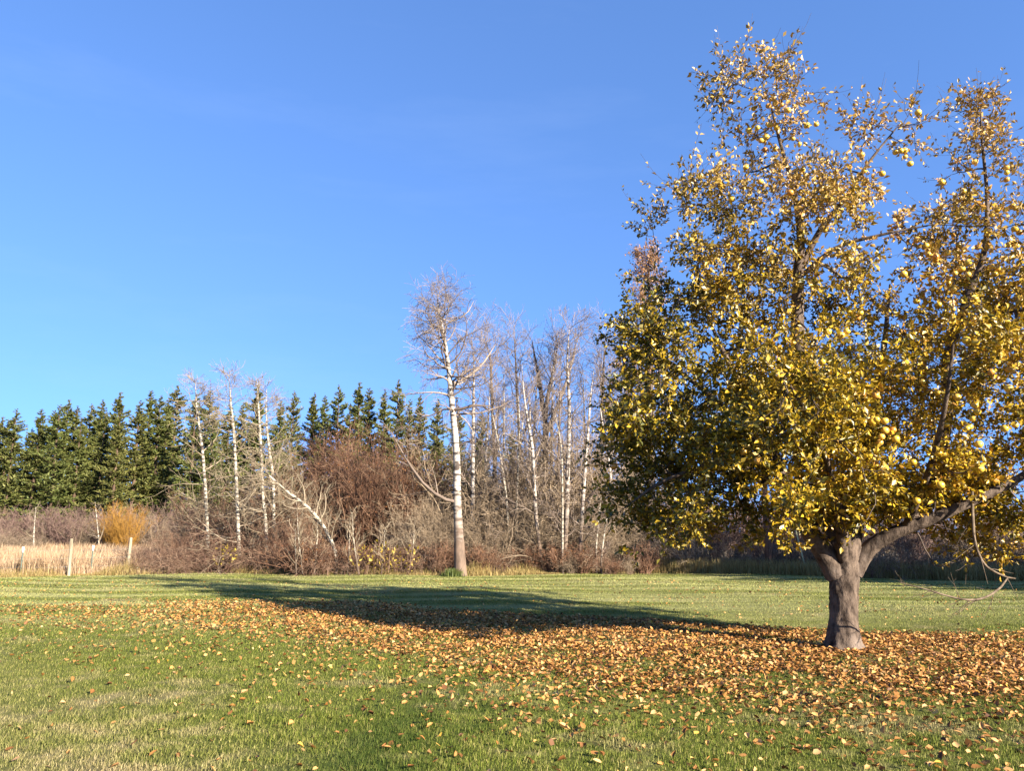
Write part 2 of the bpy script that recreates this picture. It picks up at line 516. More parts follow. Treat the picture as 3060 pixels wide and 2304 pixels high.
M['willow_twig'] = twig_mat('yellow_willow_twigs', [(0, (0.20, 0.095, 0.018)), (0.5, (0.29, 0.145, 0.026)), (1, (0.36, 0.20, 0.045))], scale=0.5)
M['russet_leaf'] = simple_leaf_mat('russet_leaves', [(0, (0.11, 0.038, 0.016)), (0.5, (0.21, 0.08, 0.026)), (1, (0.34, 0.15, 0.04))], 0.25)
M['orange_leaf'] = simple_leaf_mat('orange_leaves', [(0, (0.25, 0.115, 0.04)), (0.5, (0.36, 0.18, 0.07)), (1, (0.42, 0.25, 0.115))], 0.3)
M['yellow_leaf'] = simple_leaf_mat('yellow_leaves', [(0, (0.27, 0.195, 0.02)), (0.5, (0.38, 0.265, 0.03)), (1, (0.42, 0.31, 0.08))], 0.3)
M['straw'] = simple_leaf_mat('dry_meadow_grass', [(0, (0.20, 0.12, 0.065)), (0.3, (0.36, 0.245, 0.14)), (0.65, (0.48, 0.355, 0.225)), (0.85, (0.40, 0.26, 0.15)), (1, (0.22, 0.14, 0.06))], 0.25, 0.7, 0.1)
M['gold_straw'] = simple_leaf_mat('golden_edge_grass', [(0, (0.15, 0.10, 0.035)), (0.4, (0.29, 0.205, 0.075)), (0.8, (0.39, 0.29, 0.125)), (1, (0.14, 0.14, 0.035))], 0.25, 0.7, 0.1)
M['green_tuft'] = simple_leaf_mat('green_tuft', [(0, (0.05, 0.08, 0.015)), (1, (0.14, 0.15, 0.04))], 0.2)

def make_conifer_mat():
    m, nt, out = mat_new('conifer_needles')
    c = ramp(nt, island(nt), [(0, (0.036, 0.042, 0.009)), (0.5, (0.092, 0.094, 0.022)), (1, (0.17, 0.152, 0.042))])
    c = mix(nt, maprange(nt, objrand(nt), 0, 1, 0.0, 0.6), c, (0.075, 0.098, 0.024))
    leafy(nt, out, c, 0.1, 0.6, 0.2)
    return m
M['needles'] = make_conifer_mat()
M['conifer_bark'] = make_bark('conifer_bark', (0.04, 0.024, 0.016), (0.12, 0.08, 0.052), 3, (1, 1, 0.3))
M['post_wood'] = make_bark('weathered_post_wood', (0.13, 0.10, 0.065), (0.30, 0.245, 0.165), 14, (1, 1, 0.08), 0.5, 0.01)
M['pole_wood'] = make_bark('utility_pole_wood', (0.07, 0.032, 0.02), (0.18, 0.085, 0.05), 12, (1, 1, 0.06), 0.5, 0.01)
def plain(name, c, rough=0.6, metal=0.0):
    m, nt, out = mat_new(name)
    cc = ramp(nt, noise(nt, 8, 4), [(0.3, tuple(0.75 * x for x in c)), (0.7, c)])
    b = leafy(nt, out, cc, 0, rough, 0.3)
    b.inputs['Metallic'].default_value = metal
    return m
M['steel_green'] = plain('painted_steel_post', (0.10, 0.12, 0.09), 0.6)
M['white_paint'] = plain('white_paint', (0.80, 0.80, 0.76), 0.5)
M['wire'] = plain('galvanised_wire', (0.35, 0.34, 0.32), 0.5, 0.6)
M['guard'] = plain('guy_guard_plastic', (0.42, 0.38, 0.20), 0.6)
M['ceramic'] = plain('insulator_porcelain', (0.35, 0.30, 0.28), 0.3)

# ------------------------------------------------------------------ ground
EDGE = np.array([on_ground(*p) for p in [(-900, 1740), (0, 1732), (218, 1722), (600, 1713), (1000, 1716), (1375, 1722), (1950, 1712), (2500, 1722), (3060, 1738)]])
EDGE = EDGE[np.argsort(EDGE[:, 0])]
def edge_y(x):
    return np.interp(x, EDGE[:, 0], EDGE[:, 1])

def ground_z(x, y):
    z = 0.035 * np.sin(0.31 * x + 0.7) * np.sin(0.27 * y + 1.1) + 0.02 * np.sin(0.9 * x + 0.4 * y)
    return z * np.clip((np.hypot(x, y) - 2) / 6, 0, 1)

gx = np.concatenate([-np.geomspace(1500, 40, 14), np.linspace(-36, 36, 73), np.geomspace(40, 1500, 14)])
gy = np.concatenate([-np.geomspace(600, 12, 8), np.linspace(-8, 40, 97), np.geomspace(44, 2500, 18)])
GX, GY = np.meshgrid(gx, gy)
GZ = ground_z(GX, GY) * (np.hypot(GX, GY) < 60)
idx = np.arange(GX.size).reshape(GX.shape)
GF = np.stack([idx[:-1, :-1], idx[:-1, 1:], idx[1:, 1:], idx[1:, :-1]], -1).reshape(-1, 4)
ground = add_obj('ground', mesh_data('ground', np.stack([GX, GY, GZ], -1).reshape(-1, 3), GF, M['ground']))
tag(ground, kind='structure')
del ground['kind']; ground['kind'] = 'structure'

# ------------------------------------------------------------------ lawn blades
def scatter(y0, y1, dens, margin=1.2, xl=None):
    w = y1 * 0.69 + margin
    n = int(dens * (y1 - y0) * 2 * w)
    y = rng.uniform(y0, y1, n); x = rng.uniform(-w, w, n)
    k = np.abs(x) < y * 0.70 + margin
    x, y = x[k], y[k]
    k = y < edge_y(x) + rng.uniform(-0.5, 0.3, len(x))
    x, y = x[k], y[k]
    return np.stack([x, y, ground_z(x, y) - 0.004], 1)

lawn = Geo()
for (y0, y1, dens, h, w, seg2) in [(4.5, 7.2, 4500, 0.034, 0.0044, True), (7.2, 10.5, 2600, 0.034, 0.0062, False), (10.5, 16, 1350, 0.030, 0.0095, False), (16, 23, 560, 0.028, 0.017, False), (23, 32.5, 280, 0.028, 0.028, False)]:
    p = scatter(y0, y1, dens)
    n = len(p)
    clump = np.sin(p[:, 0] * 7.1 + 2 * np.sin(p[:, 1] * 5.3)) * np.sin(p[:, 1] * 8.3 + 1.7 * np.sin(p[:, 0] * 4.1))
    hh = h * rng.uniform(0.45, 1.25, n) * (1 + 0.35 * clump)
    lawn.add(*blade_geo(p, hh, w * rng.uniform(0.6, 1.3, n), hh * rng.uniform(0.1, 1.3, n), rng.uniform(0, 2 * PI, n), seg2))
lg = add_obj('lawn_grass', lawn.data('lawn_grass', M['blades'], False))
tag(lg, 'short mown green lawn with straw coloured patches', 'grass', kind='stuff')

# ------------------------------------------------------------------ fallen leaves
BX = np.array([-16, -8.5, -3.4, 0.0, 2.2, 6.0, 12.0])
BLO = np.array([15.5, 13.4, 11.8, 8.5, 7.1, 5.8, 5.0])
BHI = np.array([18.0, 18.5, 18.8, 16.0, 15.2, 13.3, 12.5])
BD = np.array([0.03, 0.13, 0.55, 0.85, 1.0, 1.0, 0.9])
def litter_density(x, y):
    lo = np.interp(x, BX, BLO); hi = np.interp(x, BX, BHI); d = np.interp(x, BX, BD)
    wv = 0.5 * np.sin(1.3 * x + 0.8 * np.sin(0.9 * y)) + 0.3 * np.sin(2.9 * x + 1.7 * y)
    inn = np.minimum((y - lo + 0.7 * wv) / 2.4, (hi - y + 0.4 * wv) / 0.8)
    core = np.clip(inn, 0, 1)
    halo = np.exp(-np.clip(lo - y, 0, 99) / 1.7) * (y < hi)
    patch = 0.75 + 0.35 * np.sin(2.1 * x + 1.3) * np.sin(2.7 * y) + 0.2 * np.sin(5.2 * x) * np.sin(4.6 * y + x)
    near = 0.014 * np.interp(x, [-6, -2, 0.5, 3, 8], [0.25, 0.35, 1.3, 1.6, 1.5])
    far = 0.006 * (y > hi)
    return np.clip(d * (core * patch + 0.16 * halo * (1 - core)) + near * (y < hi) + far, 0, 1)

n = 110000
ly = rng.uniform(3.8, 26, n)
lx = rng.uniform(-1, 1, n) * (ly * 0.70 + 1.5)
# uniform per area: thin by width
keep = rng.random(n) < (ly * 0.70 + 1.5) / (26 * 0.70 + 1.5)
lx, ly = lx[keep], ly[keep]
area = 22.2 * (3.8 * .7 + 1.5 + 26 * .7 + 1.5)
dens0 = len(lx) / area
rep = max(1, int(math.ceil(680 / dens0)))
lx = np.concatenate([lx + rng.normal(0, 0.3, len(lx)) for _ in range(rep)]); ly = np.concatenate([ly + rng.normal(0, 0.3, len(ly)) for _ in range(rep)])
keep = (rng.random(len(lx)) < litter_density(lx, ly)) & (np.hypot(lx - 4.66, ly - 11.29) > 0.27)
lx, ly = lx[keep], ly[keep]
n = len(lx)
lz = ground_z(lx, ly) + rng.uniform(0.010, 0.034, n)
lpos = np.stack([lx, ly, lz], 1)
az = rng.uniform(0, 2 * PI, n)
tilt = rng.normal(0, 0.45, n)
ld = np.stack([np.cos(az) * np.cos(tilt), np.sin(az) * np.cos(tilt), np.sin(tilt)], 1)
lnrm = norm(np.stack([rng.normal(0, 0.45, n), rng.normal(0, 0.45, n), np.ones(n)], 1))
lL = rng.uniform(0.034, 0.074, n); lW = lL * rng.uniform(0.5, 0.85, n)
lcurl = rng.uniform(-0.1, 0.5, n)
order = np.argsort(ly)
near_i, rest_i = order[:300], order[300:]
V, F = leaf_geo8(lpos[rest_i], ld[rest_i], lnrm[rest_i], lL[rest_i], lW[rest_i], lcurl[rest_i])
lt = add_obj('fallen_leaves', mesh_data('fallen_leaves', V, F, M['litter'], False))
tag(lt, 'carpet of tan and orange fallen leaves under the apple tree', 'leaves', kind='stuff')
print('litter', n)

def fallen_leaf_mesh(i):
    """a larger curled leaf with a toothed outline, midrib fold and stalk."""
    r = np.random.default_rng(50 + i)
    k = 7
    t = np.linspace(0, 1, k)
    prof = np.sin(PI * t ** 0.8) ** 0.8 * 0.33 * (1 + 0.12 * np.sin(t * 19 + i))
    lift = 0.10 * r.uniform(0.3, 1.6) * (2 * t - 1) ** 2
    c = np.stack([t - 0.5, 0.05 * np.sin(3 * t + i), lift], 1)
    cup = r.uniform(0.15, 0.6)
    lft = c + np.stack([0 * t, prof, prof * cup * r.uniform(0.4, 1.3)], 1)
    rgt = c + np.stack([0 * t, -prof, prof * cup * r.uniform(0.4, 1.3)], 1)
    V = np.concatenate([c, lft, rgt])
    F = []
    for j in range(k - 1):
        F.append([j, j + 1, k + j + 1, k + j]); F.append([j, 2 * k + j, 2 * k + j + 1, j + 1])
    s = len(V)
    V = np.concatenate([V, np.array([[-0.5, 0.012, lift[0]], [-0.5, -0.012, lift[0]], [-0.74, -0.05, lift[0] + 0.06], [-0.74, -0.03, lift[0] + 0.06]])])
    F.append([s, s + 1, s + 2, s + 3])
    return mesh_data('fallen_leaf', V, np.array(F), M['litter_one'], True)
leaf_meshes = [fallen_leaf_mesh(i) for i in range(8)]
for q, i in enumerate(near_i):
    o = add_obj('fallen_leaf', leaf_meshes[q % 8])
    o.location = lpos[i] + np.array([0, 0, 0.004])
    o.rotation_euler = (rng.normal(0, 0.3), rng.normal(0, 0.3), az[i])
    s = rng.uniform(0.045, 0.085); o.scale = (s, s, s)
    tag(o, 'single curled tan fallen leaf lying on the foreground lawn', 'leaf', 'scattered leaves on the near lawn')

# ------------------------------------------------------------------ apple tree
BASE = on_ground(2523, 1937)
TY = float(BASE[1])
tree = empty('apple_tree', tuple(BASE))
tag(tree, 'old apple tree with yellowing leaves and thick forked trunk on the lawn', 'tree')
def tp(px, py, dy=0.0):
    return at(px, py, TY + dy)

def bark_tube(path, rad, n, k, amp, seed):
    P = spline(path, n); R = np.interp(np.linspace(0, 1, n), np.linspace(0, 1, len(rad)), rad)
    V, F = tubes(P[None], R[None], k)
    V = V.reshape(n, k, 3)
    ax = P[:, None, :]
    a = np.arange(k) * 2 * PI / k
    r = np.random.default_rng(abs(seed))
    f = np.zeros((n, k)); zz = np.linspace(0, n / 6.0, n)[:, None]
    for w, m_, s_ in [(0.5, 2, 0.25), (0.45, 3, 0.4), (0.35, 5, 0.8), (0.30, 9, 1.3), (0.22, 14, 2.2)]:
        f += w * np.sin(m_ * a[None] + r.uniform(0, 6) + 1.2 * np.sin(s_ * zz + r.uniform(0, 6))) * np.sin(s_ * zz * 1.3 + r.uniform(0, 6) + 0.7 * a[None])
    f += 0.25 * r.normal(size=(n, k))
    V = ax + (V - ax) * (1 + amp * f[:, :, None])
    return V.reshape(-1, 3), F, P, R

B0 = BASE.copy()
def local(V): return V - B0

g = Geo()
tr_path = [BASE + [0, 0, -0.08], BASE + [0.0, 0, 0.12], tp(2521, 1850), tp(2523, 1760), tp(2526, 1690), tp(2528, 1630), tp(2528, 1590)]
V, F, P, R = bark_tube(tr_path, [0.33, 0.235, 0.190, 0.192, 0.208, 0.215, 0.17], 90, 56, 0.075, 3)
g.add(local(V), F)
nk = 56
g.add(local(V[-nk:].mean(0, keepdims=True) + [0, 0, 0.05]), np.zeros((0, 3), int))
add_obj('trunk', g.data('trunk', M['apple_bark']), tree)

LIMBS = {
 'left': ([(2500, 1720, 0), (2462, 1650, -.05), (2420, 1590, -.1), (2372, 1500, -.25), (2335, 1410, -.2), (2270, 1260, 0), (2190, 1110, .2), (2120, 960, .3)], [.16, .145, .13, .11, .09, .065, .045, .02]),
 'leader': ([(2520, 1700, .05), (2490, 1560, .1), (2440, 1400, .2), (2405, 1200, .3), (2385, 1000, .2), (2385, 850, .1), (2392, 700, 0), (2370, 560, 0), (2330, 420, -.05), (2300, 300, -.05)], [.17, .15, .13, .115, .10, .085, .06, .04, .025, .012]),
 'right': ([(2550, 1710, 0), (2600, 1640, -.1), (2680, 1590, -.3), (2790, 1550, -.5), (2920, 1490, -.7), (3060, 1420, -.8), (3200, 1300, -.8)], [.14, .112, .092, .078, .066, .05, .025]),
 'right_leader': ([(2720, 1575, -.35), (2790, 1420, -.1), (2830, 1250, .1), (2830, 1080, .1), (2880, 920, 0), (2940, 760, 0), (2950, 600, 0), (2935, 420, -.1), (2930, 320, -.1)], [.09, .085, .08, .07, .06, .045, .03, .018, .01]),
 'back': ([(2535, 1690, .1), (2570, 1500, .7), (2610, 1250, 1.4), (2640, 1050, 1.8), (2660, 850, 1.9)], [.13, .10, .08, .055, .02]),
 'front': ([(2520, 1680, -.1), (2505, 1530, -.7), (2470, 1380, -1.4), (2420, 1260, -1.9), (2350, 1130, -2.3)], [.08, .055, .036, .022, .010]),
 'front_right': ([(2700, 1585, -.3), (2760, 1450, -1.0), (2800, 1320, -1.6), (2830, 1180, -2.0), (2850, 1020, -2.2)], [.05, .042, .035, .025, .012]),
 'low_left': ([(2395, 1540, -.2), (2320, 1450, -.4), (2220, 1400, -.6), (2100, 1400, -.8), (1980, 1440, -.8), (1890, 1500, -.7)], [.065, .055, .045, .035, .025, .012]),
 'far_left': ([(2340, 1420, -.2), (2240, 1300, .3), (2120, 1180, .7), (1990, 1080, 1.0), (1880, 980, 1.1)], [.06, .05, .04, .03, .012]),
 'shoulder': ([(2392, 800, .1), (2450, 690, -.1), (2520, 600, -.3), (2600, 480, -.4), (2680, 380, -.5)], [.055, .045, .035, .022, .009]),
 'shoulder_low': ([(2400, 820, .1), (2500, 740, -.3), (2640, 700, -.6), (2790, 670, -.8)], [.04, .03, .02, .008]),
}
nodes, nrad, ndir = [], [], []
def add_nodes(P, R):
    T = norm(np.gradient(P, axis=0))
    nodes.append(P); nrad.append(R); ndir.append(T)
for name, (pts, rad) in LIMBS.items():
    path = [tp(*p) for p in pts]
    V, F, P, R = bark_tube(path, rad, 60, 14, 0.07, len(name))
    g = Geo(); g.add(local(V), F)
    add_obj('limb', g.data('limb', M['apple_bark']), tree)
    add_nodes(P[8:], R[8:])

# crown volume: overlapping lobes (centre, radii in metres) that the branches fill
PXM = TY / FPX
LOBES = [  # px, py, dy, rx, ry(vertical) in px, depth radius m, weight
 (2060, 1240, 0.2, 280, 260, 1.9, 1.6), (2350, 1150, 0.0, 300, 330, 2.6, 1.9), (2620, 1150, 0.0, 300, 330, 2.8, 1.5),
 (2870, 1260, -0.2, 330, 320, 2.6, 2.5), (2960, 830, 0.0, 230, 300, 1.7, 1.6), (2960, 430, -0.05, 100, 180, 0.7, 0.30),
 (2300, 740, 0.0, 310, 230, 1.7, 1.25), (2280, 350, -0.05, 160, 230, 0.6, 0.46), (2070, 630, 0.0, 160, 110, 0.9, 0.22),
 (1900, 1010, 0.4, 130, 160, 1.2, 0.42), (2010, 1440, -0.5, 220, 110, 1.2, 0.45), (1880, 1280, -0.2, 130, 130, 1.2, 0.35),
 (2650, 420, -0.4, 120, 130, 0.6, 0.15), (2540, 600, -0.2, 140, 130, 0.8, 0.26), (2650, 930, 0.1, 150, 150, 1.5, 0.40), (2120, 900, 0.1, 220, 180, 1.6, 0.75),
 (2350, 1380, -1.6, 300, 140, 1.2, 0.8), (2420, 1200, -1.9, 180, 170, 0.7, 0.6), (2500, 1480, -0.5, 200, 120, 1.6, 0.5), (3150, 1000, 0.0, 250, 420, 2.2, 1.2), (2950, 1480, -0.5, 260, 120, 1.6, 0.55),
 (2790, 640, -0.6, 90, 90, 0.6, 0.10), (2220, 1500, -0.6, 190, 90, 1.0, 0.34), (2790, 1500, -0.9, 180, 100, 1.0, 0.5), (2990, 1530, -0.6, 200, 100, 1.2, 0.6), (1960, 1520, -0.6, 130, 60, .8, .14), (2500, 1570, -0.6, 190, 70, 0.7, 0.36), (2740, 1560, -0.8, 170, 70, 0.6, 0.55), (2640, 1500, -0.5, 150, 90, 1.0, 0.3), (2290, 190, -0.05, 110, 90, 0.35, 0.07), (2150, 270, -0.05, 60, 60, 0.3, 0.05), (2940, 290, -0.05, 60, 60, 0.3, 0.05), (2900, 1570, -0.7, 150, 60, .7, .14), (2080, 1560, -0.5, 140, 40, .7, .10),
]
NT = 3500
wsum = sum(l[-1] for l in LOBES)
targets = []
for (px, py, dy, rx, ry, rd, w) in LOBES:
    k = int(NT * w / wsum)
    kc = max(2, k // 7)
    d = norm(rng.normal(size=(kc, 3))) * (rng.random((kc, 1)) ** (1 / 2.6))
    cc = tp(px, py, dy) + d * np.array([rx * PXM, rd, ry * PXM])
    pick = rng.integers(0, kc, k)
    targets.append(cc[pick] + rng.normal(0, 0.17, (k, 3)) * np.array([1, 1, 1.1]))
targets = np.concatenate(targets)
def clear_of_trunk_sun(p, lift=0.0):
    sdx, sdy = math.sin(SUN_AZ), math.cos(SUN_AZ)
    rel = p - BASE
    a = rel[:, 0] * sdx + rel[:, 1] * sdy
    bs = -rel[:, 0] * sdy + rel[:, 1] * sdx; b = np.abs(bs)
    tight = (a > -0.2) & (b < 0.75) & (rel[:, 2] < 1.25 + lift + np.clip(a, 0, 9) * math.tan(SUN_ELEV))
    wide = (bs > -1.7) & (bs < 0.6) & (rel[:, 2] < (a + 3.9 + 2 * lift) * math.tan(SUN_ELEV)) & (rng.random(len(p)) < 0.85)
    return ~(tight | wide)
targets = targets[clear_of_trunk_sun(targets, 0.2)]
rng.shuffle(targets)
stages = [(70, 0.040, 0.010), (420, 0.017, 0.006), (len(targets), 0.009, 0.0035)]
NODE = np.concatenate(nodes); NR = np.concatenate(nrad); ND = np.concatenate(ndir)
cnt = len(NODE)
cap = cnt + len(targets) * 7 + 10
NB = np.zeros((cap, 3)); NB[:cnt] = NODE
NRB = np.zeros(cap); NRB[:cnt] = NR
NDB = np.zeros((cap, 3)); NDB[:cnt] = ND
tw_P, tw_R = [], []
done = 0
for (upto, r0, r1) in stages:
    for i in range(done, upto):
        tgt = targets[i]
        dv = tgt - NB[:cnt]
        dist = np.linalg.norm(dv, axis=1)
        along = (dv * NDB[:cnt]).sum(1) / np.maximum(dist, 1e-6)
        cost = dist * (1.25 - 0.35 * along)
        b = int(np.argmin(cost)); L = dist[b]
        if L < 0.05: continue
        s = NB[b]; d0 = norm(NDB[b] * 0.6 + norm(tgt - s) * 0.8 + rng.normal(0, 0.25, 3))
        end = norm(norm(tgt - s) + np.array([0, 0, 0.25]) + rng.normal(0, 0.25, 3))
        m0 = d0 * L; m1 = end * L
        t = np.linspace(0, 1, 7)[:, None]
        p = (2 * t**3 - 3 * t**2 + 1) * s + (t**3 - 2 * t**2 + t) * m0 + (-2 * t**3 + 3 * t**2) * tgt + (t**3 - t**2) * m1
        p[1:-1] += rng.normal(0, 0.018 * min(L, 1.0), (5, 3))
        ra = min(r0 * min(1.0, 0.5 + L), NRB[b] * 0.8)
        r = np.linspace(ra, min(r1, ra), 7)
        tw_P.append(p); tw_R.append(r)
        NB[cnt:cnt + 6] = p[1:]; NRB[cnt:cnt + 6] = r[1:]
        NDB[cnt:cnt + 6] = norm(np.gradient(p, axis=0))[1:]
        cnt += 6
    done = upto
tw_P = np.array(tw_P); tw_R = np.array(tw_R)
g = Geo()
big = tw_R[:, 0] > 0.014
for k, sel in ((6, big), (4, ~big)):
    V, F = tubes(tw_P[sel], tw_R[sel], k); g.add(local(V), F)
sh_P, sh_R = grow(tw_P, tw_R, 3, 0.35, 1.0, 0.34, 0.75, up=0.35, wob=0.12, n=4, rf=0.7, rmax=0.004, rtip=0.002, fall=0.2)
V, F = tubes(sh_P, sh_R, 3); g.add(local(V), F)
# upright water shoots at the very top
top = tw_P[:, -1, 2] > 6.6
ws_P, ws_R = grow(tw_P[top], tw_R[top], 1, 0.3, 1.0, 0.65, 0.5, up=0.9, wob=0.08, n=5, rf=0.8, rmax=0.006, rtip=0.002, fall=0.2)
V, F = tubes(ws_P, ws_R, 3); g.add(local(V), F)
o = add_obj('branches', g.data('branches', M['apple_twig']), tree); tag(o, kind='stuff')

def leaves_on(P, per, t0):
    m, n_, _ = P.shape
    pi_ = np.repeat(np.arange(m), per)
    t = t0 + (1 - t0) * rng.random(len(pi_))
    x = t * (n_ - 1); i = np.minimum(x.astype(int), n_ - 2); f = (x - i)[:, None]
    p = P[pi_, i] * (1 - f) + P[pi_, i + 1] * f
    T = norm(P[pi_, i + 1] - P[pi_, i])
    d = norm(0.7 * T + rng.normal(0, 0.75, p.shape) + np.array([0, 0, -0.12]))
    return p + d * 0.02, d
lp, ldv = [], []
for P_, per, t0 in ((tw_P, 12, 0.45), (sh_P, 11, 0.15), (ws_P, 9, 0.15)):
    a, b = leaves_on(P_, per, t0); lp.append(a); ldv.append(b)
lp = np.concatenate(lp); ldv = np.concatenate(ldv)
k = clear_of_trunk_sun(lp) & (rng.random(len(lp)) < np.interp(lp[:, 2], [5.2, 7.2, 9.5], [1.0, 0.62, 0.42])); lp = lp[k]; ldv = ldv[k]
n = len(lp)
nr = norm(rng.normal(0, 0.6, (n, 3)) + np.array([0.3, -0.3, 0.55]))
Ls = rng.uniform(0.040, 0.100, n); Ws = Ls * rng.uniform(0.42, 0.66, n)
score = lp[:, 1] - 0.35 * (lp[:, 0] - 4.6)
o_ = np.argsort(score)
big_i = o_[:1500][rng.permutation(1500)[:300]]
mask = np.ones(n, bool); mask[big_i] = False
V, F = leaf_geo4(lp[mask], ldv[mask], nr[mask], Ls[mask], Ws[mask], rng.uniform(0.0, 0.28, mask.sum()))
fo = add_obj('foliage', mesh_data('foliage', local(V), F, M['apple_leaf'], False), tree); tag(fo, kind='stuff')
print('apple leaves', n)
V, F = leaf_geo(np.zeros((1, 3)), np.array([[1.0, 0, 0]]), np.array([[0, 0, 1.0]]), 1.0, 0.52, 0.12)
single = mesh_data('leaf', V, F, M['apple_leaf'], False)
for i in big_i:
    o = add_obj('leaf', single, tree)
    o.location = local(lp[i]); s = Ls[i]; o.scale = (s, s, s)
    o.rotation_euler = Vector(ldv[i]).to_track_quat('X', 'Z').to_euler()

# the bare bough that hangs to the ground on the right
hang = [tp(2905, 1470, -.8), tp(2908, 1560, -.9), tp(2916, 1630, -.95), tp(2945, 1690, -1.0), tp(3000, 1722, -1.0), tp(3035, 1730, -1.0)]
hang2 = [tp(3012, 1726, -1.0), tp(2985, 1760, -1.05), tp(2940, 1787, -1.1), tp(2890, 1793, -1.15), tp(2830, 1781, -1.15), tp(2760, 1760, -1.1), tp(2690, 1742, -1.0)]
g = Geo()
V, F, P1, R1 = bark_tube(hang, [.024, .021, .018, .016, .013, .008], 40, 8, 0.12, 9); g.add(local(V), F)
V, F, P2, R2 = bark_tube(hang2, [.011, .014, .014, .013, .011, .008, .004], 40, 8, 0.12, 8); g.add(local(V), F)
a, b = grow(P2[None], R2[None], 13, 0.1, 0.97, 0.42, 0.8, up=0.25, wob=0.1, n=5, rf=0.5, rmax=0.007, rtip=0.002); V, F = tubes(a, b, 4); g.add(local(V), F)
a2, b2 = grow(a, b, 2, 0.3, 0.9, 0.15, 0.8, n=3, rf=0.6, rtip=0.0015); V, F = tubes(a2, b2, 3); g.add(local(V), F)
a, b = grow(P1[None], R1[None], 9, 0.15, 0.97, 0.5, 0.8, up=-0.2, wob=0.1, n=5, rf=0.5, rmax=0.008, rtip=0.002); V, F = tubes(a, b, 4); g.add(local(V), F)
add_obj('bare_bough', g.data('bare_bough', M['bare_limb']), tree)

# apples
def apple_mesh(seed):
    r = np.random.default_rng(abs(seed))
    nu, nv = 12, 9
    V = []
    for j in range(nv + 1):
        t = PI * j / nv
        for i in range(nu):
            p = 2 * PI * i / nu
            rad = math.sin(t) * (1.0 + 0.05 * math.cos(5 * p) * (1 if j > nv * .6 else 0.2))
            z = math.cos(t) * 0.92
            dent = math.exp(-(rad / 0.28) ** 2) * 0.22
            z += -dent if z > 0 else dent * 0.7
            V.append((rad * math.cos(p) * r.uniform(0.98, 1.02), rad * math.sin(p) * r.uniform(0.98, 1.02), z))
    V = np.array(V)
    F = []
    for j in range(nv):
        for i in range(nu):
            F.append([j * nu + i, (j + 1) * nu + i, (j + 1) * nu + (i + 1) % nu, j * nu + (i + 1) % nu])
    SV, SF = tubes(np.array([[[0, 0, 0.62], [0.02, 0.01, 0.95], [0.08, 0.03, 1.25]]]), np.array([[0.05, 0.045, 0.06]]), 4)
    nF = len(F)
    return mesh_data('apple', np.concatenate([V, SV]), np.concatenate([np.array(F), SF + len(V)]), [M['apple'], M['stem']], True, [0] * nF + [1] * len(SF))
apple_meshes = [apple_mesh(i) for i in range(3)]
SPOTS = [  # px, py, dy, spread px, count, label
 (2285, 300, -.2, 40, 6, 0), (2290, 370, -.2, 50, 14, 0), (2340, 430, -.1, 55, 5, 0), (2180, 290, -.1, 30, 1, 0), (2400, 430, -.1, 30, 3, 0),
 (2150, 620, -.5, 70, 6, 1), (2460, 580, -.4, 60, 8, 1), (2560, 480, -.4, 60, 5, 1), (2730, 430, -.5, 30, 4, 1), (2660, 500, -.4, 40, 3, 1), (2300, 640, -.6, 90, 5, 1),
 (2780, 720, -.7, 50, 6, 2), (2830, 780, -.8, 70, 12, 2), (2890, 520, -.3, 60, 6, 2), (2980, 640, -.5, 60, 9, 2), (2990, 480, -.3, 40, 4, 2), (2930, 900, -1.2, 90, 10, 2), (3020, 760, -.8, 50, 6, 2), (2700, 600, -.4, 60, 4, 2),
 (2880, 1070, -2.0, 70, 8, 3), (2670, 1270, -2.2, 30, 7, 3), (2950, 1250, -2.0, 60, 9, 3), (2780, 1180, -2.0, 70, 6, 3), (2500, 1030, -1.9, 60, 5, 3), (2990, 1080, -1.8, 50, 6, 3), (2820, 1350, -2.0, 60, 4, 3), (2600, 1020, -1.8, 50, 3, 3),
 (2255, 1340, -2.0, 20, 4, 4), (1815, 1280, -.4, 25, 3, 4), (1830, 1410, -.4, 15, 2, 4), (1900, 1290, -.4, 40, 2, 4), (2080, 1330, -.8, 50, 2, 4),
]
ALAB = [('yellow apple high on the tall upright shoot of the apple tree', 'apples on the tall top shoot'),
        ('yellow apple in the upper middle of the apple tree crown', 'apples in the upper crown'),
        ('yellow apple in the upper right dome of the apple tree', 'apples in the right hand dome'),
        ('yellow apple among leaves in the lower right of the crown', 'apples in the lower right crown'),
        ('yellow apple hanging low on the left side of the crown', 'apples low on the left')]
tips = np.concatenate([tw_P[:, 4:].reshape(-1, 3), sh_P[:, 1:].reshape(-1, 3)])
used = set()
for (px, py, dy, sp, k, lab) in SPOTS:
    c = tp(px, py, dy)
    for q in range(k):
        p = c + rng.normal(0, 1, 3) * np.array([sp * PXM * 0.8, 0.2, sp * PXM * 0.8])
        w = (tips - p) * np.array([1, 0.6, 1])
        dd = (w ** 2).sum(1)
        for b in np.argsort(dd)[:12]:
            if b not in used: break
        used.add(int(b))
        s = rng.uniform(0.038, 0.053)
        o = add_obj('apple', apple_meshes[q % 3])
        o.location = tips[b] - np.array([0, 0, s * 1.2])
        o.scale = (s, s, s); o.rotation_euler = (rng.normal(0, 0.25), rng.normal(0, 0.25), rng.uniform(0, 6.28))
        tag(o, ALAB[lab][0], 'apple', ALAB[lab][1])

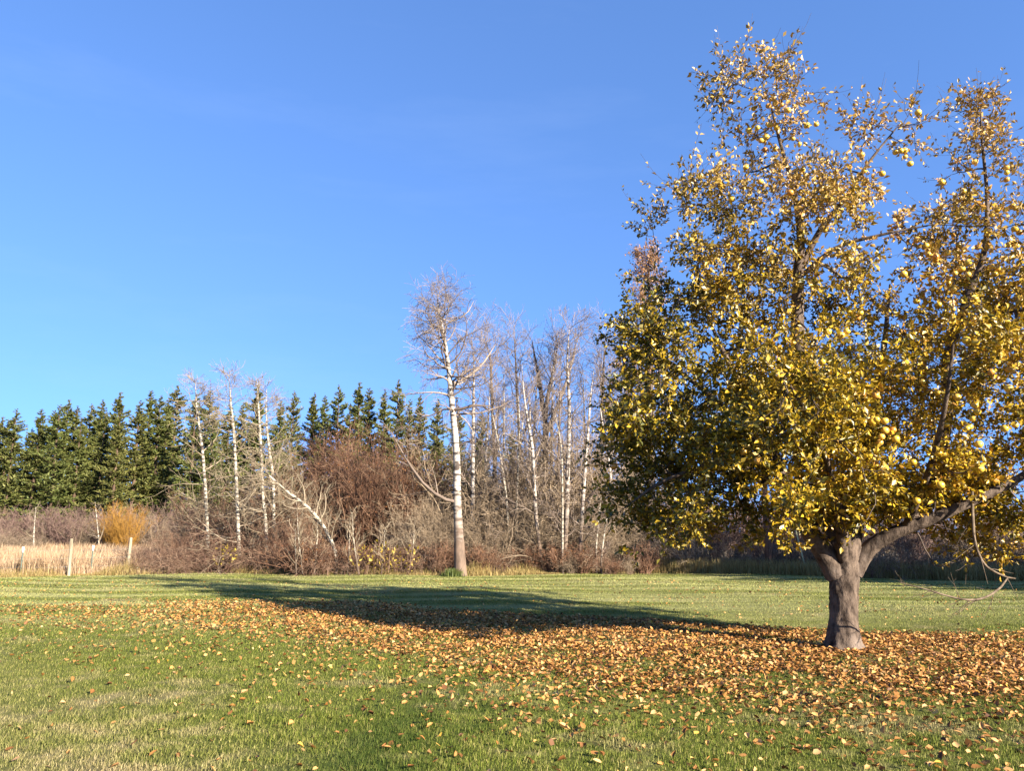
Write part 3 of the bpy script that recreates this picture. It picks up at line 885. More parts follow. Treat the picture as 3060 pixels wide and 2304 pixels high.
# ------------------------------------------------------------------ bare trees behind the lawn
def bare_tree(name, label, cat, pts, rad, bark, twig, spec, group=None, limbs=(), drop=0.5, leafmat=None, nleaf=0, leafz=0.0):
    """pts: (px, py, Y); spec: dict of branch settings."""
    path = np.array([at(*p) for p in pts])
    foot = path[0].copy(); foot[2] = 0.0
    if path[0][2] > 0.05:
        path = np.vstack([[path[0][0] + 0.02, path[0][1], -0.1], path]); rad = [rad[0] * 1.08] + list(rad)
    root = empty(name, tuple(foot)); tag(root, label, cat, group)
    n = 48
    V, F, P, R = bark_tube(path, rad, n, 10, 0.035, int(pts[0][0]))
    g = Geo(); g.add(V - foot, F)
    add_obj('trunk', g.data('trunk', bark), root)
    B = Geo(); allP = []
    a, b = grow(P[None], R[None], spec['n1'], spec.get('t0', .3), 0.99, spec['l1'], spec.get('a1', 1.2), up=spec.get('u1', .3), wob=spec.get('w1', .16), n=8, rf=0.45, rmax=spec.get('r1', .045), rtip=.008, fall=spec.get('f1', .5))
    for (lp_, lr) in limbs:
        lpts = spline(np.array([at(*p) for p in lp_]), 8)
        a = np.concatenate([a, lpts[None]]); b = np.concatenate([b, np.interp(np.linspace(0, 1, 8), np.linspace(0, 1, len(lr)), lr)[None]])
    V, F = tubes(a, b, 5); B.add(V - foot, F)
    len1 = np.linalg.norm(a[:, -1] - a[:, 0], axis=1); ls = np.clip(len1 / max(len1.mean(), .1), .3, 2.2)
    a2, b2 = grow(a, b, spec['n2'], .2, 1.0, spec['l2'], .75, up=spec.get('u2', .2), wob=.18, n=5, rf=.6, rmax=.02, rtip=.0055, fall=.3, lscale=ls)
    V, F = tubes(a2, b2, 3); B.add(V - foot, F)
    a3, b3 = grow(a2, b2, spec['n3'], .15, 1.0, spec['l3'], .7, up=spec.get('u3', .1), wob=.2, n=3, rf=.7, rmax=.009, rtip=.0045, fall=.3)
    V, F = tubes(a3, b3, 3); B.add(V - foot, F)
    o = add_obj('branches', B.data('branches', twig), root); tag(o, kind='stuff')
    if leafmat is not None:
        q = a3.reshape(-1, 3); q = q[q[:, 2] > leafz]
        q = q[rng.integers(0, len(q), nleaf)] + rng.normal(0, .04, (nleaf, 3))
        V, F = leaf_geo(q, rng.normal(size=q.shape), rng.normal(0, .6, q.shape) + [0.2, -0.3, .7], rng.uniform(.06, .12, nleaf), rng.uniform(.04, .08, nleaf))
        o = add_obj('foliage', mesh_data('foliage', V - foot, F, leafmat, False), root); tag(o, kind='stuff')
    return root

YB = 29.0
bare_tree('birch_tree', 'tallest white birch with bare drooping twigs at the lawn edge', 'tree',
    [(1376, 1722, YB), (1371, 1600, YB), (1366, 1480, YB), (1364, 1350, YB), (1350, 1200, YB), (1340, 1100, YB), (1326, 1000, YB), (1312, 930, YB), (1306, 895, YB)],
    [.25, .175, .15, .13, .11, .09, .065, .035, .012], M['birch'], M['birch_twig'],
    dict(n1=60, t0=.46, l1=2.3, a1=1.15, u1=.3, n2=7, l2=.9, u2=-.35, n3=5, l3=.45, u3=-.4, f1=.45, w1=.22),
    limbs=[([(1362, 1500, YB), (1320, 1488, YB - .3), (1270, 1450, YB - .6), (1225, 1390, YB - .8), (1190, 1330, YB - .9), (1170, 1290, YB - .9)], [.075, .07, .06, .045, .03, .012]),
           ([(1350, 1225, YB), (1380, 1222, YB - .2), (1420, 1212, YB - .3), (1470, 1215, YB - .3)], [.06, .055, .05, .02]),
           ([(1345, 1150, YB), (1390, 1130, YB + .2), (1440, 1090, YB + .4), (1480, 1030, YB + .5)], [.06, .05, .04, .015]),
           ([(1366, 1335, YB), (1400, 1320, YB - .2), (1430, 1335, YB - .4)], [.04, .035, .012]),
           ([(1316, 950, YB), (1350, 960, YB), (1395, 935, YB - .2), (1415, 900, YB)], [.03, .03, .02, .01])])

asp = dict(n1=46, t0=.22, l1=2.0, a1=1.3, u1=.3, n2=6, l2=.8, u2=.2, n3=2, l3=.35, f1=.75, r1=.026)
ASPENS = [
 ([(622, 1650, 33), (612, 1432, 33), (600, 1307, 33), (588, 1220, 33), (585, 1170, 33), (583, 1135, 33)], [.13, .115, .10, .075, .03, .01], 'leftmost of the four slim white aspens before the conifers'),
 ([(716, 1690, 32), (714, 1634, 32), (706, 1432, 32), (699, 1298, 32), (691, 1215, 32), (686, 1150, 32), (682, 1115, 32)], [.14, .135, .115, .10, .07, .03, .01], 'second slim white aspen from the left, trunk visible to the shrubs'),
 ([(800, 1690, 32.5), (793, 1552, 32.5), (786, 1480, 32.5), (778, 1307, 32.5), (771, 1190, 32.5), (767, 1130, 32.5)], [.13, .12, .11, .095, .05, .012], 'third slim white aspen from the left, rising above a conifer'),
 ([(820, 1690, 33), (818, 1528, 33), (816, 1432, 33), (806, 1355, 33), (797, 1269, 33), (795, 1200, 33), (798, 1150, 33)], [.14, .125, .12, .10, .07, .035, .012], 'rightmost of the four slim upright aspens, slightly kinked'),
]
for pts, rad, lab in ASPENS:
    bare_tree('aspen_tree', lab, 'tree', pts, [.56 * r for r in rad], M['aspen'], M['pale_twig'], asp, 'slim aspens left of the thicket')
bare_tree('aspen_tree', 'leaning bare aspen bent over to the left above the shrubs', 'tree',
    [(1005, 1700, 30.5), (1000, 1643, 30.5), (965, 1571, 30.4), (917, 1514, 30.2), (859, 1470, 30), (816, 1432, 30), (785, 1400, 30)], [.075, .072, .065, .058, .05, .035, .012],
    M['aspen'], M['pale_twig'], dict(n1=22, t0=.3, l1=1.5, a1=.9, u1=.6, n2=6, l2=.7, u2=.2, n3=3, l3=.35, f1=.3, r1=.03), 'slim aspens left of the thicket')

mid = dict(n1=24, t0=.35, l1=1.4, a1=1.0, u1=.5, n2=6, l2=.7, u2=.2, n3=4, l3=.4, f1=.4, r1=.03)
MIDS = [
 ([(1618, 1690, 31), (1615, 1658, 31), (1602, 1544, 31), (1597, 1448, 31), (1591, 1340, 31), (1577, 1256, 31), (1564, 1160, 31), (1560, 1090, 31)], [.12, .115, .11, .10, .09, .07, .04, .012], 'slender white birch with wavy trunk right of the tallest birch'),
 ([(1686, 1690, 31), (1693, 1550, 31), (1697, 1400, 31), (1701, 1220, 31), (1695, 1100, 31), (1699, 1010, 31), (1702, 975, 31)], [.15, .14, .13, .105, .075, .03, .01], 'second tallest white birch, straight trunk left of the apple tree'),
 ([(1681, 1690, 30.3), (1681, 1600, 30.3), (1681, 1490, 30.3), (1677, 1340, 30.3), (1660, 1240, 30.3)], [.065, .06, .055, .045, .012], 'thin white birch stem leaning against the straight second tallest birch'),
 ([(1730, 1690, 31), (1734, 1640, 31), (1744, 1460, 31), (1756, 1310, 31), (1764, 1190, 31), (1775, 1100, 31)], [.13, .125, .11, .085, .05, .012], 'white birch with a side limb nearest the apple tree leaves'),
 ([(1541, 1690, 32.5), (1543, 1544, 32.5), (1549, 1370, 32.5), (1552, 1268, 32.5), (1548, 1160, 32.5)], [.07, .065, .055, .045, .012], 'thin pale birch stem standing behind the wavy birch'),
 ([(1530, 1690, 32), (1519, 1570, 32), (1510, 1460, 32), (1486, 1310, 32), (1470, 1230, 32)], [.07, .065, .06, .045, .012], 'thin pale birch stem leaning left toward the tallest birch'),
 ([(1782, 1690, 30.5), (1782, 1634, 30.5), (1790, 1540, 30.5), (1797, 1480, 30.5)], [.05, .05, .04, .01], 'short pale sapling beside the low red brown shrubs'),
 ([(1796, 1690, 30.5), (1800, 1640, 30.5), (1814, 1540, 30.5), (1832, 1470, 30.5)], [.055, .05, .045, .01], 'short pale sapling leaning right under the apple tree boughs'),
]
mid_roots = []
for i, (pts, rad, lab) in enumerate(MIDS):
    lim = []
    if i == 3: lim = [([(1748, 1500, 31), (1775, 1470, 30.8), (1800, 1440, 30.6), (1822, 1405, 30.5)], [.05, .045, .04, .015]), ([(1738, 1575, 31), (1770, 1572, 30.8), (1800, 1535, 30.7)], [.04, .035, .012])]
    sp = dict(mid)
    if i in (2, 4, 5): sp.update(n1=14, l1=1.0)
    if i in (6, 7): sp.update(n1=9, l1=.6, n2=4, l2=.3)
    if i == 1: sp.update(n1=34, l1=1.7)
    r_ = bare_tree('birch_tree', lab, 'tree', pts, [.66 * r for r in rad], M['birch'] if i in (0, 1, 3) else M['aspen'], M['birch_twig'], sp, 'birches right of the tallest birch', limbs=lim)
    mid_roots.append((r_, at(pts[-1][0], pts[-1][1], pts[-1][2])[2]))

cot = dict(n1=30, t0=.25, l1=2.6, a1=.8, u1=.6, n2=7, l2=1.1, u2=.3, n3=4, l3=.55, f1=.45, r1=.07, w1=.2)
COTS = [
 ([(1625, 1680, 38), (1628, 1400, 38), (1632, 1220, 38), (1655, 1100, 38), (1670, 1010, 38)], [.26, .22, .18, .10, .02], 'dark bare cottonwood behind the white birches, forked high', [([(1630, 1260, 38), (1610, 1130, 38), (1590, 1020, 38)], [.13, .1, .02]), ([(1632, 1300, 38), (1690, 1150, 37.6), (1720, 1040, 37.5)], [.11, .08, .02])]),
 ([(1480, 1680, 37), (1478, 1400, 37), (1470, 1200, 37), (1465, 1080, 37), (1450, 1010, 37)], [.18, .15, .11, .06, .015], 'grey bare tree rising just right of the tallest birch', []),
 ([(1560, 1680, 40), (1556, 1400, 40), (1545, 1180, 40), (1540, 1060, 40), (1535, 990, 40)], [.18, .15, .11, .06, .015], 'grey bare tree in the middle of the birch group', []),
 ([(1790, 1680, 37), (1795, 1400, 37), (1800, 1200, 37), (1805, 1080, 37), (1810, 1000, 37)], [.2, .16, .12, .06, .015], 'grey bare tree behind the left edge of the apple crown', []),
 ([(1880, 1680, 40), (1885, 1400, 40), (1890, 1250, 40), (1890, 1120, 40)], [.2, .16, .1, .02], 'bare tree hidden behind the left boughs of the apple tree', []),
 ([(2200, 1680, 44), (2205, 1450, 44), (2210, 1300, 44), (2215, 1200, 44)], [.2, .16, .1, .02], 'bare tree seen through the centre of the apple crown', []),
]
for pts, rad, lab, lim in COTS:
    bare_tree('cottonwood_tree', lab, 'tree', pts, [.62 * r for r in rad], M['dark_wood'], M['birch_twig'], cot, 'bare grey trees behind the birches', limbs=lim)
cot_roots = [(o, H) for o, H in zip([o for o in col.objects if o.name.startswith('cottonwood_tree')][1:4], [9.0, 11.7, 11.0])]
for i, px in enumerate([1418, 1446, 1476, 1505, 1534, 1572, 1590, 1640, 1662, 1716, 1748, 1772, 1806, 1836, 1862, 1905]):
    src, H0 = [mid_roots[1], mid_roots[0], cot_roots[1], mid_roots[4], mid_roots[5], mid_roots[3]][i % 6]
    Y = 33.2 + (i * 2.7) % 7; ty = 1040 + (i * 83) % 190
    q = at(px, ty, Y); sc = q[2] / H0
    o = copy_tree(src, (q[0], Y, 0), rng.uniform(0, 6.28), (min(sc, 1.1), min(sc, 1.1), sc))
    tag(o, 'thin bare grey tree in the tangle right of the tallest birch, %s from the left' % ORD[i], 'tree', 'thin trees in the birch tangle')
bare_tree('russet_tree', 'tree with orange brown leaves rising behind the left of the apple tree', 'tree',
    [(1945, 1680, 33), (1945, 1400, 33), (1942, 1200, 33), (1945, 1000, 33), (1940, 860, 33), (1938, 770, 33)], [.22, .18, .15, .11, .06, .015],
    M['dark_wood'], M['birch_twig'], dict(n1=44, t0=.4, l1=1.7, a1=.8, u1=.8, n2=7, l2=.7, u2=.4, n3=4, l3=.35, f1=.5, r1=.04), leafmat=M['orange_leaf'], nleaf=6500, leafz=4.0)

# thin saplings standing in front of the thicket
SAPS = [(905, 1500, 'thin sapling below the leaning aspen, leftmost of the row'), (940, 1560, 'thin sapling under the leaning aspen, second of the row'), (1038, 1540, 'pale sapling in front of the dark hollow'), (1072, 1530, 'slim pale pole like sapling in front of the dark hollow'), (1140, 1580, 'short sapling among the yellow leaved plants'), (1225, 1560, 'short sapling left of the tallest birch'), (885, 1580, 'short thin sapling at the left end of the tall grass')]
for i, (px, ty, lab) in enumerate(SAPS):
    Y = 29.6 + 0.2 * (i % 3)
    dx = rng.normal(0, 10)
    bare_tree('sapling', lab, 'sapling', [(px, 1716, Y), (px + dx * .3, 1690, Y), (px + dx, (1716 + ty) / 2, Y), (px + dx * 1.5, ty, Y)], [.022, .020, .016, .005], M['aspen'], M['pale_twig'], dict(n1=9, t0=.35, l1=.9, a1=.6, u1=.6, n2=3, l2=.4, n3=2, l3=.2, r1=.01), 'saplings before the thicket')

# ------------------------------------------------------------------ shrubs
def shrub_proto(name, H, spread, nst, mat, n2, n3, l2, l3, up=0.5, wob=0.12, r0=.022, rt=.006, leafmat=None, nleaf=0, arch=0.0, lsize=.08):
    root = empty(name)
    az = rng.uniform(0, 2 * PI, nst); rr = spread * 0.25 * np.sqrt(rng.random(nst))
    n = 8
    P = np.zeros((nst, n, 3)); P[:, 0] = np.stack([rr * np.cos(az), rr * np.sin(az), np.full(nst, -.05)], 1)
    az2 = az + rng.normal(0, .5, nst)
    outw = rng.uniform(.05, 1.0, nst) * spread / H
    d = norm(np.stack([outw * np.cos(az2), outw * np.sin(az2), np.ones(nst)], 1))
    L = H * rng.uniform(.65, 1.1, nst) * np.sqrt(1 + outw ** 2) * 0.95
    for j in range(1, n):
        d = norm(d + wob * rng.normal(size=(nst, 3)) - np.array([0, 0, arch]) * j / n)
        P[:, j] = P[:, j - 1] + d * (L / (n - 1))[:, None]
    R = np.linspace(r0, rt, n)[None] * rng.uniform(.7, 1.3, (nst, 1))
    g = Geo(); V, F = tubes(P, R, 4); g.add(V, F)
    add_obj('stems', g.data('stems', mat), root)['kind'] = 'stuff'
    g = Geo()
    a, b = grow(P, R, n2, .18, 1.0, l2, .7, up=up, wob=.2, n=6, rf=.6, rmax=.012, rtip=rt, fall=.35); V, F = tubes(a, b, 3); g.add(V, F)
    a3, b3 = grow(a, b, n3, .15, 1.0, l3, .75, up=up * .4, wob=.2, n=4, rf=.8, rmax=.007, rtip=rt * .8, fall=.3); V, F = tubes(a3, b3, 3); g.add(V, F)
    add_obj('twigs', g.data('twigs', mat), root)['kind'] = 'stuff'
    if nleaf:
        q = a3.reshape(-1, 3); q = q[rng.integers(0, len(q), nleaf)] + rng.normal(0, .03, (nleaf, 3))
        V, F = leaf_geo(q, rng.normal(size=q.shape), rng.normal(0, .6, q.shape) + [.2, -.3, .7], rng.uniform(.6, 1.3, nleaf) * lsize, rng.uniform(.4, .8, nleaf) * lsize)
        add_obj('foliage', mesh_data('foliage', V, F, leafmat, False), root)['kind'] = 'stuff'
    return root

protos = {}
def plant(kind, px, py_base, Y, H, label, cat, group, sx=1.0):
    """put a copy of a prototype (built H0 high) where it stands."""
    proto, H0 = protos[kind]
    p = at(px, 1590, Y); loc = (p[0], Y, 0.0)
    s = H / H0
    sc = (s * sx, s * sx, s)
    first = not proto.get('placed')
    if first:
        o = proto; o['placed'] = 1
        o.location = loc; o.rotation_euler = (0, 0, rng.uniform(0, 6.28)); o.scale = sc
    else:
        o = copy_tree(proto, loc, rng.uniform(0, 6.28), sc)
    tag(o, label, cat, group)
    return o

protos['russet'] = (shrub_proto('russet_shrub', 5.0, 2.3, 34, M['russet_twig'], 11, 5, 1.1, .45, leafmat=M['russet_leaf'], nleaf=1500, lsize=.07), 5.0)
protos['russet_b'] = (shrub_proto('russet_shrub', 5.0, 2.6, 34, M['russet_twig'], 11, 5, 1.1, .45), 5.0)
protos['grey'] = (shrub_proto('grey_shrub', 4.0, 2.2, 32, M['grey_twig'], 11, 5, 1.0, .42, wob=.18), 4.0)
protos['grey_b'] = (shrub_proto('grey_shrub', 4.0, 2.4, 30, M['grey_twig'], 11, 5, 1.0, .42, up=.2, wob=.22, arch=.25), 4.0)
protos['bramble'] = (shrub_proto('bramble_bush', 1.8, 1.9, 44, M['bramble_twig'], 8, 4, .55, .25, up=-.1, wob=.2, arch=.6, r0=.012, rt=.005), 1.8)
protos['low'] = (shrub_proto('low_red_shrub', 1.0, .9, 60, M['russet_twig'], 7, 3, .3, .16, up=.4, wob=.14, r0=.009, rt=.005, leafmat=M['russet_leaf'], nleaf=400, lsize=.045), 1.0)
protos['purple'] = (shrub_proto('purple_brush', 3.0, 2.0, 48, M['purple_twig'], 9, 4, .8, .35, up=.6, wob=.1, r0=.016, rt=.007), 3.0)
protos['willow'] = (shrub_proto('yellow_willow', 3.4, 1.7, 60, M['willow_twig'], 7, 5, .9, .4, up=.6, wob=.11, r0=.014, rt=.006), 3.4)
protos['yellow_plant'] = (shrub_proto('yellow_leaved_plant', 1.1, .7, 9, M['bramble_twig'], 4, 2, .3, .15, r0=.01, rt=.005, leafmat=M['yellow_leaf'], nleaf=48, lsize=.12), 1.1)

def zone(kinds, x0, x1, cnt, Y0, Y1, h0, h1, label, cat, group, sx=(.85, 1.2)):
    for i in range(cnt):
        px = x0 + (x1 - x0) * (i + rng.uniform(.15, .85)) / cnt
        plant(kinds[i % len(kinds)], px, 0, rng.uniform(Y0, Y1), rng.uniform(h0, h1), label + ', %s from the left' % ORD[i], cat, group, rng.uniform(*sx))

# the big rounded russet thicket left of the tallest birch
for row, items in (('front', [(930, 35, 4.3), (985, 36, 5.4), (1040, 36, 6.1), (1095, 35.5, 6.1), (1150, 36, 5.9), (1205, 36, 5.4), (1250, 36, 4.9), (1300, 37, 4.6)]), ('back', [(1010, 38.5, 5.6), (1070, 39, 6.0), (1130, 38.5, 5.9), (1190, 39, 5.4)])):
    for i, (px, Y, H) in enumerate(items):
        plant('russet' if px % 2 == 0 else 'russet_b', px, 0, Y, H, 'tall red brown shrub in the %s of the rounded thicket, %s from the left' % (row, ORD[i]), 'shrub', 'red brown shrubs of the rounded thicket')
zone(['grey', 'grey_b'], 1235, 1340, 3, 32, 33.5, 2.4, 3.4, 'grey shrub left of the tallest birch trunk', 'shrub', 'grey shrubs before the thicket')
zone(['grey', 'grey_b'], 1330, 1920, 16, 33.5, 38, 4.6, 6.6, 'tall grey brown shrub filling gaps behind the birches', 'shrub', 'grey brown shrubs among the birches')
zone(['grey_b', 'grey'], 1390, 1900, 9, 31.5, 33, 2.2, 3.4, 'grey brown shrub at the feet of the birches', 'shrub', 'shrubs at the feet of the birches')
zone(['grey', 'russet_b'], 540, 930, 11, 34, 37, 2.8, 4.2, 'brown twiggy shrub behind the slim aspens', 'shrub', 'shrubs behind the aspens')
zone(['bramble', 'russet_b', 'bramble'], 470, 930, 12, 31.6, 33.6, 1.5, 2.4, 'red brown bramble tangle under the slim aspens', 'shrub', 'brambles under the aspens')
zone(['bramble'], 400, 640, 6, 30.8, 31.8, 1.0, 1.5, 'low arching bramble right of the fence', 'shrub', 'brambles at the fence end')
zone(['bramble', 'low'], 850, 1340, 10, 30.4, 31.4, .9, 1.4, 'low brown bush among the saplings', 'shrub', 'low bushes under the thicket')
zone(['low', 'bramble', 'low', 'grey_b'], 1410, 1930, 13, 30.1, 31.2, .55, 1.35, 'low red brown bush below the birches', 'shrub', 'low red brown bushes at the lawn edge')
zone(['yellow_plant'], 1080, 1230, 5, 29.7, 30.3, .9, 1.3, 'small plant with yellow leaves at the lawn edge', 'plant', 'yellow leaved plants')
plant('yellow_plant', 680, 0, 31.0, 1.2, 'small yellow leaved plant among the brambles under the aspens', 'plant', None)
# right: brush behind and beneath the apple tree
zone(['purple'], 1960, 2500, 9, 42, 46, 2.8, 3.8, 'purplish brush seen under the left apple boughs', 'shrub', 'purple brush behind the utility pole')
zone(['purple', 'grey'], 2560, 3160, 10, 36, 42, 2.3, 3.4, 'tan and purple brush right of the apple trunk', 'shrub', 'brush behind the apple trunk')
zone(['grey_b', 'bramble'], 1930, 2540, 10, 31.8, 33.4, 1.3, 2.3, 'shaded low brush left of the apple trunk', 'shrub', 'shaded brush left of the trunk')
zone(['bramble', 'grey_b'], 2560, 3200, 10, 28.5, 30.5, 1.0, 1.7, 'shaded low brush right of the apple trunk', 'shrub', 'shaded brush right of the trunk')
# left: brush on the far side of the dry meadow
zone(['purple', 'grey', 'purple'], -80, 660, 17, 56, 62, 2.6, 3.6, 'grey purple brush beyond the dry meadow', 'shrub', 'brush beyond the meadow')
zone(['grey_b'], -60, 130, 4, 50, 53, 1.8, 2.4, 'round tan bush at the left of the meadow', 'shrub', 'tan bushes at the meadow edge')
plant('willow', 374, 0, 55, 3.6, 'bright yellow orange willow bush beyond the dry meadow', 'shrub', None)
plant('willow', 335, 0, 57, 2.7, 'smaller orange willow stems left of the bright willow bush', 'shrub', None, .8)
bare_tree('birch_tree', 'small forked white birch beside the orange willow beyond the meadow', 'tree', [(296, 1640, 54), (294, 1600, 54), (289, 1550, 54), (284, 1500, 54)], [.05, .045, .03, .01], M['aspen'], M['pale_twig'], dict(n1=14, t0=.4, l1=.9, n2=4, l2=.4, n3=2, l3=.2), limbs=[([(296, 1618, 54), (307, 1590, 54), (313, 1560, 54)], [.05, .04, .012])])
bare_tree('birch_tree', 'pale leafless stem at the left end of the far brush', 'tree', [(101, 1640, 50), (101, 1600, 50), (104, 1555, 50), (107, 1515, 50)], [.04, .035, .025, .01], M['aspen'], M['pale_twig'], dict(n1=10, t0=.4, l1=.8, n2=4, l2=.4, n3=2, l3=.2))

# ------------------------------------------------------------------ tall grasses
def tall_grass(name, x, y, h, w, mat, label, kind='stuff'):
    n = len(x)
    p = np.stack([x, y, np.zeros(n) - .02], 1)
    V, F = blade_geo(p, h, w, h * rng.uniform(.05, .55, n), rng.uniform(0, 2 * PI, n))
    o = add_obj(name, mesh_data(name, V, F, mat, False))
    tag(o, label, 'grass', kind=kind)
# dry meadow beyond the fence
n = 60000
y = 29 + 31 * rng.random(n) ** 1.6
x = rng.uniform(-0.80, -0.30, n) * y
k = (y > edge_y(x) + .2) & (x < -10.2 - (y - 30) * .42)
x, y = x[k], y[k]
pat = .5 + .5 * np.sin(.9 * x + 1.1 * np.sin(.7 * y)) * np.sin(.8 * y)
tall_grass('meadow_grass', x, y, rng.uniform(.25, 1.0, len(x)) ** .8 * (.55 + .6 * pat) * np.clip((y - edge_y(x)) / 2.6 + .22, .22, 1) * np.clip((-9.5 - (y - 30) * .42 - x) / 3.0, .35, 1), .016 + .0010 * (y - 28), M['straw'], 'tall dry straw coloured grass in the meadow beyond the fence')
# golden fringe at the lawn edge
n = 34000
x = rng.uniform(-24, 8.5, n)
den = .35 + .65 * (np.sin(1.7 * x) * np.sin(.63 * x + 1) > -.25)
k = rng.random(n) < den; x = x[k]
y = edge_y(x) + np.abs(rng.normal(0, .55, len(x))) - .12
hh = rng.uniform(.15, .62, len(x)) * (.7 + .5 * np.sin(2.3 * x + 1) * np.sin(.9 * x)) * np.clip(.4 + (y - edge_y(x)), .4, 1.1)
tall_grass('edge_grass', x, y, np.maximum(hh, .1), np.full(len(x), .013), M['gold_straw'], 'golden unmown grass fringe along the far lawn edge')
# shaded grass under the right hand brush
n = 14000
x = rng.uniform(5.5, 22, n); y = edge_y(x) + np.abs(rng.normal(0, .9, n)) - .1
tall_grass('shaded_grass', x, y, rng.uniform(.2, .7, n), np.full(n, .014), M['gold_straw'], 'rough unmown grass in shade behind the apple tree')
# green tuft at the foot of the birch
n = 700
a = rng.normal(0, .16, n); b = rng.normal(0, .12, n)
c = on_ground(1366, 1722)
tall_grass('green_tuft', c[0] - .1 + a, c[1] - .35 + b, rng.uniform(.15, .36, n), np.full(n, .02), M['green_tuft'], 'tuft of green plants at the foot of the tallest birch', kind='stuff')

# ------------------------------------------------------------------ conifers
def conifer_proto(name, H, Rb, seed, start=.1, gap=.0, dens=1.0):
    r = np.random.default_rng(abs(seed))
    root = empty(name)
    P = np.stack([.06 * np.sin(np.linspace(0, 4, 14) + seed), .06 * np.cos(np.linspace(0, 3, 14)), np.linspace(-.1, H, 14)], 1)
    V, F = tubes(P[None], np.linspace(H * .017, .02, 14)[None], 8)
    g = Geo(); g.add(V, F)
    add_obj('trunk', g.data('trunk', M['conifer_bark']), root)
    nb = int(H * 15 * dens)
    z = H * (start + (1 - start) * np.linspace(0, .992, nb)) + r.normal(0, .1, nb)
    t = np.clip((z / H - start) / (1 - start), 0, 1)
    prof = Rb * np.minimum(1.0, 0.60 + t * 2.2) * (1 - t) ** .72 + .06
    lump = 1 + .25 * np.sin(z * 1.7 + seed) + .15 * np.sin(z * 3.9 + 2 * seed)
    L = prof * np.clip(lump, .6, 1.4) * r.uniform(.55, 1.18, nb)
    if gap: L = np.where(r.random(nb) < gap, L * .25, L)
    az = r.uniform(0, 2 * PI, nb)
    n = 6; s = np.linspace(0, 1, n)
    droop = r.uniform(-.10, .30, nb) * (1 - t) - .25 * t
    B = np.zeros((nb, n, 3))
    B[:, :, 0] = np.cos(az)[:, None] * L[:, None] * s; B[:, :, 1] = np.sin(az)[:, None] * L[:, None] * s
    B[:, :, 2] = z[:, None] - droop[:, None] * L[:, None] * s + .22 * L[:, None] * s ** 2 * .8
    V, F = tubes(B, np.linspace(.035, .008, n)[None] * np.ones((nb, 1)), 3)
    g = Geo(); g.add(V, F)
    o = add_obj('branches', g.data('branches', M['conifer_bark']), root); o['kind'] = 'stuff'
    per = 40
    pi_ = np.repeat(np.arange(nb), per)
    u = r.uniform(.12, 1.0, len(pi_))
    x = u * (n - 1); i = np.minimum(x.astype(int), n - 2); f = (x - i)[:, None]
    p = B[pi_, i] * (1 - f) + B[pi_, i + 1] * f
    T = norm(B[pi_, i + 1] - B[pi_, i])
    d = norm(T * .8 + r.normal(0, .55, p.shape) * np.array([1, 1, .55]) + np.array([0, 0, .12]))
    nrm = norm(r.normal(0, .5, p.shape) + np.array([0, 0, .6]) + .6 * norm(p * np.array([1, 1, 0])))
    LL = r.uniform(.28, .60, len(p)) * (.6 + .5 * (L[pi_] / Rb)) * np.clip((1 - t[pi_]) * 5 + .35, .35, 1)
    V, F = leaf_geo(p, d, nrm, LL, LL * r.uniform(.20, .36, len(p)), r.uniform(.0, .25, len(p)))
    o = add_obj('crown', mesh_data('crown', V, F, M['needles'], False), root); o['kind'] = 'stuff'
    return root
cprotos = [conifer_proto('conifer_tree', 17, 3.0, 1, .06), conifer_proto('conifer_tree', 17, 2.6, 2, .10), conifer_proto('conifer_tree', 17, 3.3, 3, .08, .12), conifer_proto('conifer_tree', 17, 2.3, 4, .18, .18), conifer_proto('conifer_tree', 17, 2.8, 5, .12, .08)]
placed = [False] * 5
def conifer(px, ty, Y, v, label, group, sx=1.0):
    p = at(px, ty, Y)
    s = p[2] / 17.0
    loc = (p[0], Y, 0); sc = (s * sx, s * sx, s); rz = rng.uniform(0, 6.28)
    if not placed[v]:
        o = cprotos[v]; placed[v] = True
        o.location = loc; o.scale = sc; o.rotation_euler = (0, 0, rz)
    else:
        o = copy_tree(cprotos[v], loc, rz, sc)
    tag(o, label, 'tree', group)
FRONT = [(-60, 1240), (10, 1244), (52, 1222), (98, 1280), (125, 1222), (182, 1210), (245, 1255), (318, 1230), (362, 1225), (420, 1198), (482, 1182), (590, 1176), (640, 1230), (690, 1205)]
for i, (px, ty) in enumerate(FRONT):
    conifer(px, ty, 86 + rng.uniform(-3, 3), [0, 1, 2, 0, 4, 2, 1, 0, 4, 2, 0, 1, 4, 2][i], 'dark green conifer in the front row beyond the meadow, %s from the left' % ORD[i], 'front row conifers', rng.uniform(.95, 1.15))
BACK = [(30, 1260), (165, 1225), (208, 1192), (232, 1215), (275, 1207), (308, 1196), (362, 1170), (452, 1166), (505, 1200), (532, 1150), (630, 1166), (728, 1205), (770, 1148), (840, 1195)]
for i, (px, ty) in enumerate(BACK):
    conifer(px, ty, 103 + rng.uniform(-4, 4), [3, 4, 1, 3, 0, 3, 1, 4, 3, 1, 0, 3, 1, 4][i], 'conifer top showing behind the front row, %s from the left' % ORD[i], 'back row conifers', rng.uniform(.9, 1.1))
MID = [(880, 1168), (940, 1176), (972, 1182), (1013, 1150), (1048, 1210), (1076, 1140), (1105, 1158), (1150, 1166), (1192, 1132), (1225, 1195), (1256, 1180), (1310, 1190), (1370, 1215), (1440, 1225)]
for i, (px, ty) in enumerate(MID):
    conifer(px, ty, 80 + rng.uniform(-4, 6), [0, 3, 4, 0, 2, 1, 4, 3, 1, 2, 3, 4, 2, 0][i], 'dark conifer rising behind the russet thicket, %s from the left' % ORD[i], 'conifers behind the thicket', rng.uniform(.8, 1.0))
